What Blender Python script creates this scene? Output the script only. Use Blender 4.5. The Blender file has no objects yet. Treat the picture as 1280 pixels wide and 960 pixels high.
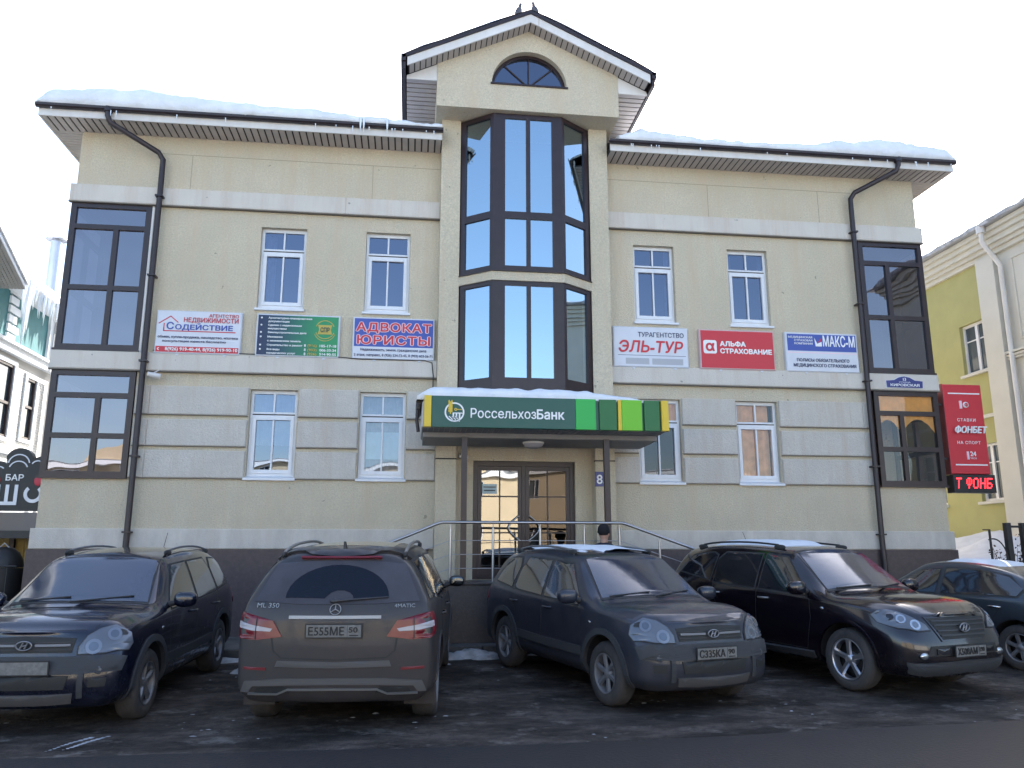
import bpy, bmesh, math, random
from mathutils import Vector, Matrix, noise as mnoise
from mathutils.bvhtree import BVHTree
from mathutils.geometry import tessellate_polygon, delaunay_2d_cdt
R = math.radians
rnd = random.Random(7)
S = bpy.context.scene
COL = S.collection

# ------------------------------------------------------------------ camera, sky, sun, exposure
cam_d = bpy.data.cameras.new('camera')
cam = bpy.data.objects.new('camera', cam_d); COL.objects.link(cam)
cam.location = (0, -14.8, 1.65)
cam.rotation_euler = (R(90 + 11.93), 0, R(-7.126))
cam_d.sensor_width = 36; cam_d.lens = 28.3; cam_d.clip_start = 0.1; cam_d.clip_end = 3000
S.camera = cam
SUN_AZ, SUN_EL = 25.0, 36.0          # sun behind the building, to its right
wd = bpy.data.worlds.new('World'); S.world = wd; wd.use_nodes = True
wn = wd.node_tree.nodes; wl = wd.node_tree.links
bg = wn['Background']; sky = wn.new('ShaderNodeTexSky')
sky.sky_type = 'NISHITA'; sky.sun_disc = False
sky.sun_elevation = R(SUN_EL); sky.sun_rotation = R(SUN_AZ)
sky.air_density = 1.0; sky.dust_density = 2.2; sky.ozone_density = 1.0; sky.altitude = 150
wl.new(sky.outputs['Color'], bg.inputs['Color']); bg.inputs['Strength'].default_value = 0.13
sd = bpy.data.lights.new('sun', 'SUN'); sd.energy = 4.0; sd.angle = R(0.5); sd.color = (1, .95, .87)
sun = bpy.data.objects.new('sun', sd); COL.objects.link(sun)
_dir = Vector((math.sin(R(SUN_AZ)) * math.cos(R(SUN_EL)), math.cos(R(SUN_AZ)) * math.cos(R(SUN_EL)), math.sin(R(SUN_EL))))
sun.rotation_euler = _dir.to_track_quat('Z', 'Y').to_euler(); sun.location = (20, 40, 40)
S.view_settings.view_transform = 'Standard'; S.view_settings.look = 'None'
S.view_settings.exposure = 1.88; S.view_settings.gamma = 1.0; S.view_settings.use_curve_mapping = False
S.render.engine = 'CYCLES'
S.cycles.max_bounces = 6; S.cycles.diffuse_bounces = 3; S.cycles.glossy_bounces = 3
S.cycles.transparent_max_bounces = 8; S.cycles.use_denoising = True
S.cycles.sample_clamp_indirect = 6.0

# ------------------------------------------------------------------ materials
MATS = {}
def mat(name, col, rough=.6, metal=0., var=0., vscale=3., bump=0., bscale=40., col2=None, spec=.5, streak=0., dirt=None, coat=0., emit=None, obj=False, fine=0., splash=False, rndv=0.):
    if name in MATS: return MATS[name]
    m = bpy.data.materials.new(name); m.use_nodes = True; MATS[name] = m
    n = m.node_tree.nodes; l = m.node_tree.links; p = n['Principled BSDF']
    p.inputs['Base Color'].default_value = (*col, 1); p.inputs['Roughness'].default_value = rough
    p.inputs['Metallic'].default_value = metal; p.inputs['Specular IOR Level'].default_value = spec
    if coat: p.inputs['Coat Weight'].default_value = coat; p.inputs['Coat Roughness'].default_value = .08
    if emit: p.inputs['Emission Color'].default_value = (*emit[0], 1); p.inputs['Emission Strength'].default_value = emit[1]
    if obj:
        tc = n.new('ShaderNodeTexCoord'); pos = tc.outputs['Object']
    else:
        g = n.new('ShaderNodeNewGeometry'); pos = g.outputs['Position']
    def noise(sc, det=4, stretch=None, rg=.55):
        t = n.new('ShaderNodeTexNoise'); t.inputs['Scale'].default_value = sc; t.inputs['Detail'].default_value = det
        t.inputs['Roughness'].default_value = rg
        if stretch:
            mp = n.new('ShaderNodeMapping'); mp.inputs['Scale'].default_value = stretch
            l.new(pos, mp.inputs['Vector']); l.new(mp.outputs[0], t.inputs['Vector'])
        else: l.new(pos, t.inputs['Vector'])
        return t.outputs['Fac']
    def ramp(fac, a, b):
        r = n.new('ShaderNodeMapRange'); r.inputs['From Min'].default_value = a; r.inputs['From Max'].default_value = b
        r.clamp = True; l.new(fac, r.inputs['Value']); return r.outputs[0]
    def mix(fac, a, b):
        x = n.new('ShaderNodeMix'); x.data_type = 'RGBA'
        if isinstance(fac, float): x.inputs[0].default_value = fac
        else: l.new(fac, x.inputs[0])
        for k, v in ((6, a), (7, b)):
            if isinstance(v, tuple): x.inputs[k].default_value = (*v, 1)
            else: l.new(v, x.inputs[k])
        return x.outputs[2]
    c = tuple(col)
    if var:
        c2 = col2 or tuple(v * (1 - var) for v in col)
        c = mix(ramp(noise(vscale), .35, .65), c, tuple(c2))
    if fine:
        c = mix(ramp(noise(32, 4, None, .7), .3, .7), c, tuple(v * (1 - fine) for v in col))
    if streak:
        c = mix(ramp(noise(2.2, 6, (1.6, 1.6, .14), .75), .47, .70), c, (col[0] * (1 - streak * .75), col[1] * (1 - streak), col[2] * (1 - streak * 1.15)))
        c = mix(ramp(noise(9, 3, (1., 1., .05), .6), .70, .78), c, (col[0] * .62, col[1] * .52, col[2] * .42))
    if splash:
        sx = n.new('ShaderNodeSeparateXYZ'); l.new(pos, sx.inputs[0])
        mu = n.new('ShaderNodeMath'); mu.operation = 'MULTIPLY'; l.new(ramp(sx.outputs['Z'], 3.0, 1.6), mu.inputs[0]); l.new(ramp(noise(2.4, 6, (1, 1, .5), .7), .35, .7), mu.inputs[1])
        c = mix(mu.outputs[0], c, tuple(v * .66 for v in col))
        c = mix(ramp(noise(5.5, 2), .735, .755), c, tuple(v * .5 for v in col))
    if rndv:
        oi = n.new('ShaderNodeObjectInfo'); mu = n.new('ShaderNodeMath'); mu.operation = 'MULTIPLY'; l.new(oi.outputs['Random'], mu.inputs[0]); mu.inputs[1].default_value = 1.
        c = mix(mu.outputs[0], c, tuple(v * (1 - rndv) for v in col)) if isinstance(c, tuple) else mix(0.0 + .0001, c, c)
    if dirt:   # (colour, z where the film thins out, amount)
        sx = n.new('ShaderNodeSeparateXYZ'); l.new(pos, sx.inputs[0])
        a = ramp(sx.outputs['Z'], dirt[1], .15)
        ad = n.new('ShaderNodeMath'); ad.operation = 'MULTIPLY_ADD'; l.new(a, ad.inputs[0]); ad.inputs[1].default_value = dirt[2] * .65
        nn = n.new('ShaderNodeMath'); nn.operation = 'MULTIPLY'; l.new(ramp(noise(3.2, 6, None, .7), .35, .75), nn.inputs[0]); nn.inputs[1].default_value = dirt[2] * .6
        l.new(nn.outputs[0], ad.inputs[2])
        n2 = n.new('ShaderNodeMath'); n2.operation = 'MULTIPLY_ADD'; l.new(ramp(noise(11, 6, (1, 1, .45), .75), .45, .7), n2.inputs[0]); n2.inputs[1].default_value = dirt[2] * .38; l.new(ad.outputs[0], n2.inputs[2])
        f = ramp(n2.outputs[0], .05, 1.)
        c = mix(f, c, dirt[0])
        rr = n.new('ShaderNodeMapRange'); rr.inputs['To Min'].default_value = rough; rr.inputs['To Max'].default_value = .8
        l.new(f, rr.inputs['Value']); l.new(rr.outputs[0], p.inputs['Roughness'])
        if coat:
            cc = n.new('ShaderNodeMapRange'); cc.inputs['To Min'].default_value = coat; cc.inputs['To Max'].default_value = 0.
            l.new(f, cc.inputs['Value']); l.new(cc.outputs[0], p.inputs['Coat Weight'])
    if not isinstance(c, tuple): l.new(c, p.inputs['Base Color'])
    if bump:
        b = n.new('ShaderNodeBump'); b.inputs['Strength'].default_value = bump; b.inputs['Distance'].default_value = .02
        l.new(noise(bscale, 3), b.inputs['Height']); l.new(b.outputs[0], p.inputs['Normal'])
    return m

def glass(name, tint, refl, reflcol=(1, 1, 1), wave=.0, wscale=1.3, rough=.0, cap=.92):
    m = bpy.data.materials.new(name); m.use_nodes = True; MATS[name] = m
    n = m.node_tree.nodes; l = m.node_tree.links
    n.remove(n['Principled BSDF']); out = n['Material Output']
    t = n.new('ShaderNodeBsdfTransparent'); t.inputs[0].default_value = (*tint, 1)
    g = n.new('ShaderNodeBsdfGlossy'); g.inputs['Color'].default_value = (*reflcol, 1); g.inputs['Roughness'].default_value = rough
    fr = n.new('ShaderNodeFresnel'); fr.inputs['IOR'].default_value = 1.5
    mr = n.new('ShaderNodeMapRange'); mr.inputs['From Min'].default_value = .04; mr.inputs['From Max'].default_value = 1
    mr.inputs['To Min'].default_value = refl; mr.inputs['To Max'].default_value = cap
    l.new(fr.outputs[0], mr.inputs['Value'])
    mx = n.new('ShaderNodeMixShader'); l.new(mr.outputs[0], mx.inputs[0]); l.new(t.outputs[0], mx.inputs[1]); l.new(g.outputs[0], mx.inputs[2])
    if wave:
        ge = n.new('ShaderNodeNewGeometry'); nt = n.new('ShaderNodeTexNoise'); nt.inputs['Scale'].default_value = wscale; nt.inputs['Detail'].default_value = 1
        l.new(ge.outputs['Position'], nt.inputs['Vector']); b = n.new('ShaderNodeBump'); b.inputs['Strength'].default_value = 1.; b.inputs['Distance'].default_value = wave
        l.new(nt.outputs['Fac'], b.inputs['Height']); l.new(b.outputs[0], g.inputs['Normal'])
    l.new(mx.outputs[0], out.inputs['Surface'])
    return m

CREAM = (.735, .65, .495); GREY = (.675, .625, .56)
M_plaster = mat('pebbledash_plaster', CREAM, .95, var=.14, vscale=.9, bump=1., bscale=45, streak=.25, fine=.30, splash=True)
M_band = mat('painted_band', GREY, .9, splash=True, var=.12, vscale=1.6, bump=.4, bscale=50, streak=.2, fine=.06)
M_panel = mat('rusticated_panel', rndv=.10, col=(.675, .63, .565), rough=.92, var=.12, vscale=1.7, bump=.8, bscale=50, streak=.25, fine=.2)
M_plinth = mat('granite_plinth', (.10, .072, .072), .5, var=.35, vscale=14, bump=.1, fine=.3)
M_white = mat('white_painted_metal', (.72, .70, .68), .5, var=.1, vscale=2, streak=.15)
M_upvc = mat('white_window_frame', (.74, .75, .78), .35, var=.06, vscale=5)
M_brown = mat('dark_brown_frame', (.030, .016, .019), .35, var=.2, vscale=6)
M_gutter = mat('brown_gutter_metal', (.028, .018, .022), .4, var=.2, vscale=5)
M_soffit = mat('soffit_board', (.52, .475, .455), .6, var=.12, vscale=4)
M_soffitdark = mat('soffit_joint', (.05, .042, .04), .9)
M_snow = mat('snow', (.80, .82, .86), .85, var=.10, vscale=3.5, bump=1., bscale=10)
M_snowdirty = mat('dirty_snow', (.50, .51, .54), .9, var=.5, vscale=5, bump=1., bscale=12)
M_dark = mat('dark_interior', (.035, .034, .04), .9)
M_steel = mat('stainless_steel', (.42, .42, .44), .32, 1.)
M_blackmetal = mat('black_metal', (.02, .02, .022), .5)
M_rubber = mat('rubber', (.022, .022, .024), .85, dirt=((.09, .08, .075), .35, .6), obj=True, bump=.3)
M_plastic = mat('black_plastic', (.022, .022, .024), .55, obj=True, dirt=((.09, .085, .08), .8, .5))
M_chrome = mat('chrome', (.7, .7, .72), .15, 1.)
M_alloy = mat('alloy', (.42, .42, .44), .38, .9, obj=True, dirt=((.13, .12, .11), .3, .5))
M_alloydirty = mat('dirty_alloy', (.22, .22, .23), .6, .5)
M_lens = mat('lamp_lens', (.13, .145, .175), .25, .2, coat=1., var=.18, vscale=6, obj=True)
M_lensrim = mat('lamp_chrome', (.55, .57, .6), .2, .9)
M_red = mat('red_lamp', (.17, .005, .014), .3, coat=.5, obj=True, dirt=((.06, .03, .03), .9, .25))
M_lampwhite = mat('white_lamp', (.42, .40, .43), .3, coat=.4)
M_plate = mat('plate_white', (.22, .215, .205), .6, var=.3, vscale=25)
M_black = mat('black_print', (.02, .02, .02), .6)
M_carglass = glass('car_glass', (.02, .022, .026), .13, (.85, .93, 1), rough=.02)
M_cardark = mat('car_interior', (.012, .012, .014), .9)
M_cardirtyglass = mat('dusty_glass', (.045, .048, .06), .45, spec=.6, var=.3, vscale=6)
G_upper = glass('window_glass', (.4, .45, .55), .19, (.70, .78, 1), wave=.004, wscale=.9)
G_ground = glass('ground_window_glass', (.5, .54, .62), .20, (.72, .82, 1), wave=.012, wscale=1.1)
G_bay = glass('mirror_bay_glass', (.3, .35, .4), .56, (.68, .84, .94), wave=.003, wscale=.6)
G_low = glass('clear_ground_glass', (.85, .85, .85), .07, (.9, .93, 1), wave=.01, wscale=1.1)
G_mid = glass('dull_ground_glass', (.75, .78, .8), .16, (.8, .88, 1), wave=.01, wscale=1.1)
G_corner = glass('tinted_corner_glass', (.12, .12, .14), .20, (.92, .88, .96), wave=.008, wscale=1.2)
G_doord = glass('dim_door_glass', (.4, .4, .4), .07, (1, .9, .85), wave=.012, wscale=.9)
G_door = glass('door_glass', (.4, .4, .4), .30, (1, .98, .95), wave=.012, wscale=.9)

# ------------------------------------------------------------------ mesh helpers
WORG = {}
def worg(o): return WORG.get(o.name, Vector((0, 0, 0))) if o else Vector((0, 0, 0))
def tag(o, label=None, cat=None, group=None, kind=None):
    if label: o['label'] = label
    if cat: o['category'] = cat
    if group: o['group'] = group
    if kind: o['kind'] = kind
    return o
def thing(name, label, cat, loc=(0, 0, 0), group=None, rot=None):
    o = bpy.data.objects.new(name, None); COL.objects.link(o); o.location = loc; o.empty_display_size = .2
    if rot: o.rotation_euler = rot
    else: WORG[o.name] = Vector(loc)
    return tag(o, label, cat, group)
class MB:
    def __init__(s): s.v = []; s.f = []; s.m = []; s.sm = []
    def add(s, vs, fs, mi=0, smooth=False):
        b = len(s.v); s.v += [tuple(v) for v in vs]
        for f in fs: s.f.append(tuple(b + i for i in f)); s.m.append(mi); s.sm.append(smooth)
        return s
    def box(s, x0, x1, y0, y1, z0, z1, mi=0):
        vs = [(x0, y0, z0), (x1, y0, z0), (x1, y1, z0), (x0, y1, z0), (x0, y0, z1), (x1, y0, z1), (x1, y1, z1), (x0, y1, z1)]
        return s.add(vs, [(0, 3, 2, 1), (4, 5, 6, 7), (0, 1, 5, 4), (1, 2, 6, 5), (2, 3, 7, 6), (3, 0, 4, 7)], mi)
    def cbox(s, x0, x1, y0, y1, z0, z1, c=.012, mi=0):     # chamfered front (y0) edges
        vs = [(x0, y1, z0), (x1, y1, z0), (x1, y1, z1), (x0, y1, z1), (x0, y0 + c, z0), (x1, y0 + c, z0), (x1, y0 + c, z1), (x0, y0 + c, z1),
              (x0 + c, y0, z0 + c), (x1 - c, y0, z0 + c), (x1 - c, y0, z1 - c), (x0 + c, y0, z1 - c)]
        fs = [(0, 3, 2, 1)]
        for a in range(4):
            b = (a + 1) % 4; fs += [(a, b, 4 + b, 4 + a), (4 + a, 4 + b, 8 + b, 8 + a)]
        fs.append((8, 9, 10, 11)); return s.add(vs, fs, mi)
    def prism(s, poly, a, b, axis='y', mi=0, smooth=False):   # poly in the two other axes
        n = len(poly)
        def P(p, t): return {'y': (p[0], t, p[1]), 'x': (t, p[0], p[1]), 'z': (p[0], p[1], t)}[axis]
        vs = [P(p, a) for p in poly] + [P(p, b) for p in poly]
        s.add(vs, [tuple(range(n)), tuple(range(2 * n - 1, n - 1, -1))], mi)
        return s.add(vs, [(i, n + i, n + (i + 1) % n, (i + 1) % n) for i in range(n)], mi, smooth)
    def tube(s, path, r, n=8, mi=0, caps=True, smooth=True):
        P = [Vector(p) for p in path]; vs = []; rings = []
        up = None
        for i, p in enumerate(P):
            d = (P[min(i + 1, len(P) - 1)] - P[max(i - 1, 0)]).normalized()
            if up is None: up = d.orthogonal().normalized()
            up = (up - d * up.dot(d)).normalized(); si = d.cross(up)
            rr = r[i] if isinstance(r, (list, tuple)) else r
            for k in range(n):
                a = 2 * math.pi * k / n; vs.append(p + (up * math.cos(a) + si * math.sin(a)) * rr)
        fs = []
        for i in range(len(P) - 1):
            for k in range(n): fs.append((i * n + k, i * n + (k + 1) % n, (i + 1) * n + (k + 1) % n, (i + 1) * n + k))
        s.add(vs, fs, mi, smooth)
        if caps: s.add(vs[:n], [tuple(range(n - 1, -1, -1))], mi); s.add(vs[-n:], [tuple(range(n))], mi)
        return s
    def lathe(s, prof, c=(0, 0, 0), axis='z', n=24, mi=0, smooth=True):
        vs = []
        for (r, h) in prof:
            for k in range(n):
                a = 2 * math.pi * k / n; x, y = r * math.cos(a), r * math.sin(a)
                p = {'z': (x, y, h), 'y': (x, h, y), 'x': (h, x, y)}[axis]
                vs.append((c[0] + p[0], c[1] + p[1], c[2] + p[2]))
        fs = [(i * n + k, i * n + (k + 1) % n, (i + 1) * n + (k + 1) % n, (i + 1) * n + k) for i in range(len(prof) - 1) for k in range(n)]
        return s.add(vs, fs, mi, smooth)
    def ell(s, c, r, e=1., nu=16, nv=10, mi=0, rot=None):      # superellipsoid
        def pw(v): return math.copysign(abs(v) ** e, v)
        vs = []; c = Vector(c)
        for j in range(nv + 1):
            t = -math.pi / 2 + math.pi * j / nv
            for i in range(nu):
                u = 2 * math.pi * i / nu
                p = Vector((r[0] * pw(math.cos(t)) * pw(math.cos(u)), r[1] * pw(math.cos(t)) * pw(math.sin(u)), r[2] * pw(math.sin(t))))
                if rot: p = rot @ p
                vs.append(c + p)
        fs = [(j * nu + i, j * nu + (i + 1) % nu, (j + 1) * nu + (i + 1) % nu, (j + 1) * nu + i) for j in range(nv) for i in range(nu)]
        return s.add(vs, fs, mi, True)
    def build(s, name, mats, parent=None, kind=None, fixn=True, local=False):
        me = bpy.data.meshes.new(name)
        off = Vector((0, 0, 0)) if (parent is None or local) else worg(parent)
        me.from_pydata([(v[0] - off.x, v[1] - off.y, v[2] - off.z) for v in s.v], [], s.f)
        if not isinstance(mats, (list, tuple)): mats = [mats]
        for m in mats: me.materials.append(m)
        me.polygons.foreach_set('material_index', s.m); me.polygons.foreach_set('use_smooth', s.sm)
        if fixn:
            bm = bmesh.new(); bm.from_mesh(me); bmesh.ops.recalc_face_normals(bm, faces=bm.faces); bm.to_mesh(me); bm.free()
        me.update()
        o = bpy.data.objects.new(name, me); COL.objects.link(o)
        if parent: o.parent = parent; WORG[o.name] = off
        if kind: o['kind'] = kind
        return o
def boxo(name, x0, x1, y0, y1, z0, z1, m, parent=None, c=0):
    b = MB(); (b.cbox(x0, x1, y0, y1, z0, z1, c) if c else b.box(x0, x1, y0, y1, z0, z1)); return b.build(name, m, parent)

def text(body, x, z, size, y, m, parent, name='lettering', align='LEFT', bold=0., shear=0., depth=.004, sx=1., width=None, rz=0., yflip=False, space=1., frame=None):
    cu = bpy.data.curves.new(name, 'FONT'); cu.body = body; cu.size = size; cu.align_x = align; cu.shear = shear
    cu.extrude = 0; cu.resolution_u = 3; cu.space_character = space; cu.fill_mode = 'NONE'
    o = bpy.data.objects.new(name, cu); COL.objects.link(o)
    bpy.context.view_layer.update()
    wm = bpy.data.meshes.new_from_object(o.evaluated_get(bpy.context.evaluated_depsgraph_get()))
    bpy.data.objects.remove(o); bpy.data.curves.remove(cu)
    nxt = {}
    for ed in wm.edges: nxt.setdefault(ed.vertices[0], []).append(ed.vertices[1])
    seen = set(); loops = []
    for v0 in range(len(wm.vertices)):
        if v0 in seen or v0 not in nxt: continue
        lp = []; v = v0
        while v is not None and v not in seen:
            seen.add(v); lp.append(wm.vertices[v].co.xy.copy()); v = nxt.get(v, [None])[0]
        if len(lp) > 2: loops.append(lp)
    bpy.data.meshes.remove(wm)
    def wind(p, ls):          # winding number: overlapping contours of a glyph stay filled
        w = 0
        for l in ls:
            for a_, b_ in zip(l, l[1:] + l[:1]):
                if (a_.y > p.y) != (b_.y > p.y) and p.x < (b_.x - a_.x) * (p.y - a_.y) / (b_.y - a_.y) + a_.x: w += 1 if b_.y > a_.y else -1
        return w
    glyphs = []
    for l in sorted(loops, key=lambda l: min(p.x for p in l)):
        bb = [min(p.x for p in l), max(p.x for p in l), min(p.y for p in l), max(p.y for p in l)]
        for g_ in glyphs[-3:]:
            q = g_[1]
            if bb[0] < q[1] and bb[1] > q[0] and bb[2] < q[3] and bb[3] > q[2]:
                g_[0].append(l); q[0] = min(q[0], bb[0]); q[1] = max(q[1], bb[1]); q[2] = min(q[2], bb[2]); q[3] = max(q[3], bb[3]); break
        else: glyphs.append([[l], bb])
    tb = MB(); offs = [(0, 0)] + ([(bold * .62 * math.cos(2 * math.pi * k / 8), bold * .62 * math.sin(2 * math.pi * k / 8)) for k in range(8)] if bold else [])
    for ls, _bb in glyphs:
        P_ = []; E_ = []
        for l in ls:
            b0 = len(P_); P_ += l; E_ += [(b0 + i, b0 + (i + 1) % len(l)) for i in range(len(l))]
        cd = delaunay_2d_cdt([p.copy() for p in P_], E_, [], 0, 1e-7)
        vv, tt = cd[0], cd[2]
        keep = [t for t in tt if wind(sum((vv[i] for i in t), Vector((0, 0))) / len(t), ls) != 0]
        rim = {}
        for t in keep:
            for i in range(len(t)): rim[(t[i], t[(i + 1) % len(t)])] = 1
        rim = [k for k in rim if (k[1], k[0]) not in rim]; n_ = len(vv)
        for k, (dx_, dy_) in enumerate(offs):
            z_ = depth + .0007 * k
            tb.add([(p.x + dx_, p.y + dy_, z_) for p in vv] + [(p.x + dx_, p.y + dy_, -.001) for p in vv], [tuple(t) for t in keep] + [(a_, n_ + a_, n_ + b_, b_) for a_, b_ in rim])
    to_ = tb.build(name, m, None, fixn=False); me = to_.data; bpy.data.objects.remove(to_)
    if bold == 0 or True:
        bm = bmesh.new(); bm.from_mesh(me); bmesh.ops.delete(bm, geom=[v for v in bm.verts if not v.link_faces], context='VERTS'); bm.to_mesh(me); bm.free()
    xs = [v.co.x for v in me.vertices]
    if not xs: return None
    w = max(xs) - min(xs)
    kx = sx if width is None else width / w
    x_ref = {'LEFT': min(xs), 'CENTER': (max(xs) + min(xs)) / 2, 'RIGHT': max(xs)}[align]
    off = worg(parent)
    if frame is None: frame = Matrix.Translation((x - off.x, y - off.y, z - off.z)) @ Matrix.Rotation(R(rz), 4, 'Y') @ Matrix.Rotation(R(90), 4, 'X')
    me.transform(frame @ Matrix.Diagonal((kx, 1, 1, 1)) @ Matrix.Translation((-x_ref, 0, 0)))
    me.materials.clear(); me.materials.append(m)
    ob = bpy.data.objects.new(name, me); COL.objects.link(ob); ob.parent = parent; WORG[ob.name] = off
    return ob

def grid_sheet(name, xs, ys, zf, m, kind='structure', label=None, cat=None):
    b = MB(); nx, ny = len(xs), len(ys)
    vs = [(x, y, zf(x, y)) for y in ys for x in xs]
    b.add(vs, [(j * nx + i, j * nx + i + 1, (j + 1) * nx + i + 1, (j + 1) * nx + i) for j in range(ny - 1) for i in range(nx - 1)], 0, True)
    o = b.build(name, m, None, kind, fixn=False); tag(o, label, cat); return o
def nz(x, y, z=0., s=1.): return mnoise.noise(Vector((x * s, y * s, z * s)))

# ------------------------------------------------------------------ ground
def gz(y):
    return 0.0 if y < -5.6 else (.042 * (y + 5.6) if y < -2.0 else .151)
def lot_material():
    m = bpy.data.materials.new('trampled_lot_surface'); m.use_nodes = True
    n = m.node_tree.nodes; l = m.node_tree.links; p = n['Principled BSDF']
    p.inputs['Specular IOR Level'].default_value = .22
    g = n.new('ShaderNodeNewGeometry')
    def noise(sc, det, st=None, rg=.6):
        t = n.new('ShaderNodeTexNoise'); t.inputs['Scale'].default_value = sc; t.inputs['Detail'].default_value = det; t.inputs['Roughness'].default_value = rg
        if st:
            mp = n.new('ShaderNodeMapping'); mp.inputs['Scale'].default_value = st[:3]; mp.inputs['Rotation'].default_value = (0, 0, st[3]); l.new(g.outputs['Position'], mp.inputs['Vector']); l.new(mp.outputs[0], t.inputs['Vector'])
        else: l.new(g.outputs['Position'], t.inputs['Vector'])
        return t.outputs['Fac']
    def ramp(f, a, b):
        r = n.new('ShaderNodeMapRange'); r.inputs['From Min'].default_value = a; r.inputs['From Max'].default_value = b; l.new(f, r.inputs['Value']); return r.outputs[0]
    def mix(f, a, b):
        x = n.new('ShaderNodeMix'); x.data_type = 'RGBA'; l.new(f, x.inputs[0])
        for k, v in ((6, a), (7, b)):
            if isinstance(v, tuple): x.inputs[k].default_value = (*v, 1)
            else: l.new(v, x.inputs[k])
        return x.outputs[2]
    c = mix(ramp(noise(.9, 7, (1, 2.0, 1, .1), .7), .42, .60), (.024, .0195, .017), (.118, .096, .082))
    c = mix(ramp(noise(5, 7, None, .8), .46, .62), c, (.046, .038, .034))
    c = mix(ramp(noise(1.9, 8, (1, 1.2, 1, -.15), .74), .55, .66), c, (.19, .168, .15))
    c = mix(ramp(noise(9, 5, (1, 1.8, 1, .5), .7), .71, .78), c, (.28, .28, .29))
    l.new(c, p.inputs['Base Color'])
    l.new(ramp(noise(1.6, 4), .3, .75), p.inputs['Roughness'])
    mr = n.new('ShaderNodeMapRange'); l.new(noise(1.6, 4), mr.inputs['Value']); mr.inputs['To Min'].default_value = .35; mr.inputs['To Max'].default_value = 1.1; l.new(mr.outputs[0], p.inputs['Roughness'])
    b = n.new('ShaderNodeBump'); b.inputs['Strength'].default_value = 1.; b.inputs['Distance'].default_value = .05
    l.new(noise(6, 8, None, .7), b.inputs['Height']); l.new(b.outputs[0], p.inputs['Normal'])
    return m
M_lot = lot_material()
M_road = mat('worn_road_asphalt', (.014, .0135, .017), .6, var=.4, vscale=2.2, bump=.3, bscale=30, fine=.2)
M_earth = mat('snowy_ground', (.45, .46, .48), .9, var=.5, vscale=.6, bump=.4, bscale=4)
M_side = mat('sidewalk_concrete', (.12, .115, .11), .8, var=.5, vscale=3, bump=.4, bscale=20)
xs_far = [-900, -300, -100, -40, -20, -8, 0, 8, 20, 40, 100, 300, 900]
grid_sheet('ground', xs_far, [-900, -300, -100, -40, -20, -5.6, -2, 10, 40, 100, 300, 900], lambda x, y: gz(y) - .06, M_earth)
def lot_z(x, y): return gz(y) + .014 * nz(x, y, 0, .9) + .006 * nz(x, y, 3, 4)
grid_sheet('parking_lot', [-22 + .22 * i for i in range(200)], [-8.4 + .2 * j for j in range(44)], lot_z, M_lot)
def edge(x): return -7.42 + .07 * nz(x, 0, 5, .5) + .05 * nz(x, 0, 1, 2.3) + (.09 * max(0, x - 1.5) if x < 8 else .58)
# road : south of the lot, its worn northern edge uneven
b = MB(); vs = []; N = 260
for i in range(N):
    x = -60 + i * .5; 
    for k, y in enumerate((-16.0, -12.0, -9.0, None)):
        yy = edge(x) if y is None else y
        vs.append((x, yy, (.034 if y is None else .036) ))
b.add(vs, [(i * 4 + k, (i + 1) * 4 + k, (i + 1) * 4 + k + 1, i * 4 + k + 1) for i in range(N - 1) for k in range(3)], 0, True)
b.build('road', M_road, None, 'structure', fixn=False)
grid_sheet('far_pavement', [-60, -20, 0, 20, 60], [-26, -22, -16.0], lambda x, y: .12, M_earth)
b = MB(); b.box(-60, 60, -16.2, -16.0, -.05, .14); b.build('kerb', M_side, None, 'structure')
b = MB()
for i in range(34):
    x0 = -11.5 + i * .55; yk = -2.02 if x0 < 4.2 else -1.78
    if x0 < 6.8: b.cbox(x0 + .006, x0 + .544, yk + rnd.uniform(-.008, .008), yk + .16, .05, .285 + rnd.uniform(-.006, .004), .015)
b.build('pavement_kerb', M_side, None, 'structure')
b = MB(); b.box(-11.6, 4.449, -1.855, .02, .0, .28); b.box(4.45, 7.0, -1.615, .02, .0, .28); b.build('pavement', M_side, None, 'structure')

# loose snow and ice lumps along the kerb and on the lot
b = MB()
def lump(x, y, rx, ry, h, z=None):
    nu, nv = 14, 5; vs = []
    z0 = gz(y) - .01 if z is None else z
    ph = rnd.uniform(0, 50)
    for j in range(nv):
        t = j / (nv - 1)
        for i in range(nu):
            a = 2 * math.pi * i / nu; rr = (1 - t) * (1 + .35 * nz(math.cos(a) * 1.5 + ph, math.sin(a) * 1.5))
            vs.append((x + rx * rr * math.cos(a), y + ry * rr * math.sin(a), z0 + h * (1 - (1 - t) ** 2.) * (1 + .25 * nz(ph, t * 3 + a))))
    b.add(vs, [(j * nu + i, j * nu + (i + 1) % nu, (j + 1) * nu + (i + 1) % nu, (j + 1) * nu + i) for j in range(nv - 1) for i in range(nu)], 0, True)
for i in range(46):
    x = rnd.uniform(-6.5, 4.2); lump(x, -2.15 + rnd.uniform(-.15, .1), rnd.uniform(.1, .4), rnd.uniform(.05, .14), rnd.uniform(.03, .11))
for (x, y, rx, h) in ((.95, -2.2, .42, .12), (.6, -2.3, .3, .1), (-2.0, -2.2, .4, .1), (-2.2, -3.2, .14, .07), (1.25, -2.35, .3, .08)):
    lump(x, y, rx, rx * .4, h)
for (xa, ya, xb, yb) in ((-3.16, -7.25, -2.86, -6.45), (-3.04, -7.2, -2.72, -6.42)):
    for k in range(16):
        t_ = k / 15; lump(xa + (xb - xa) * t_ + .02 * math.sin(t_ * 6), ya + (yb - ya) * t_, .035, .045, .010)
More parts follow.
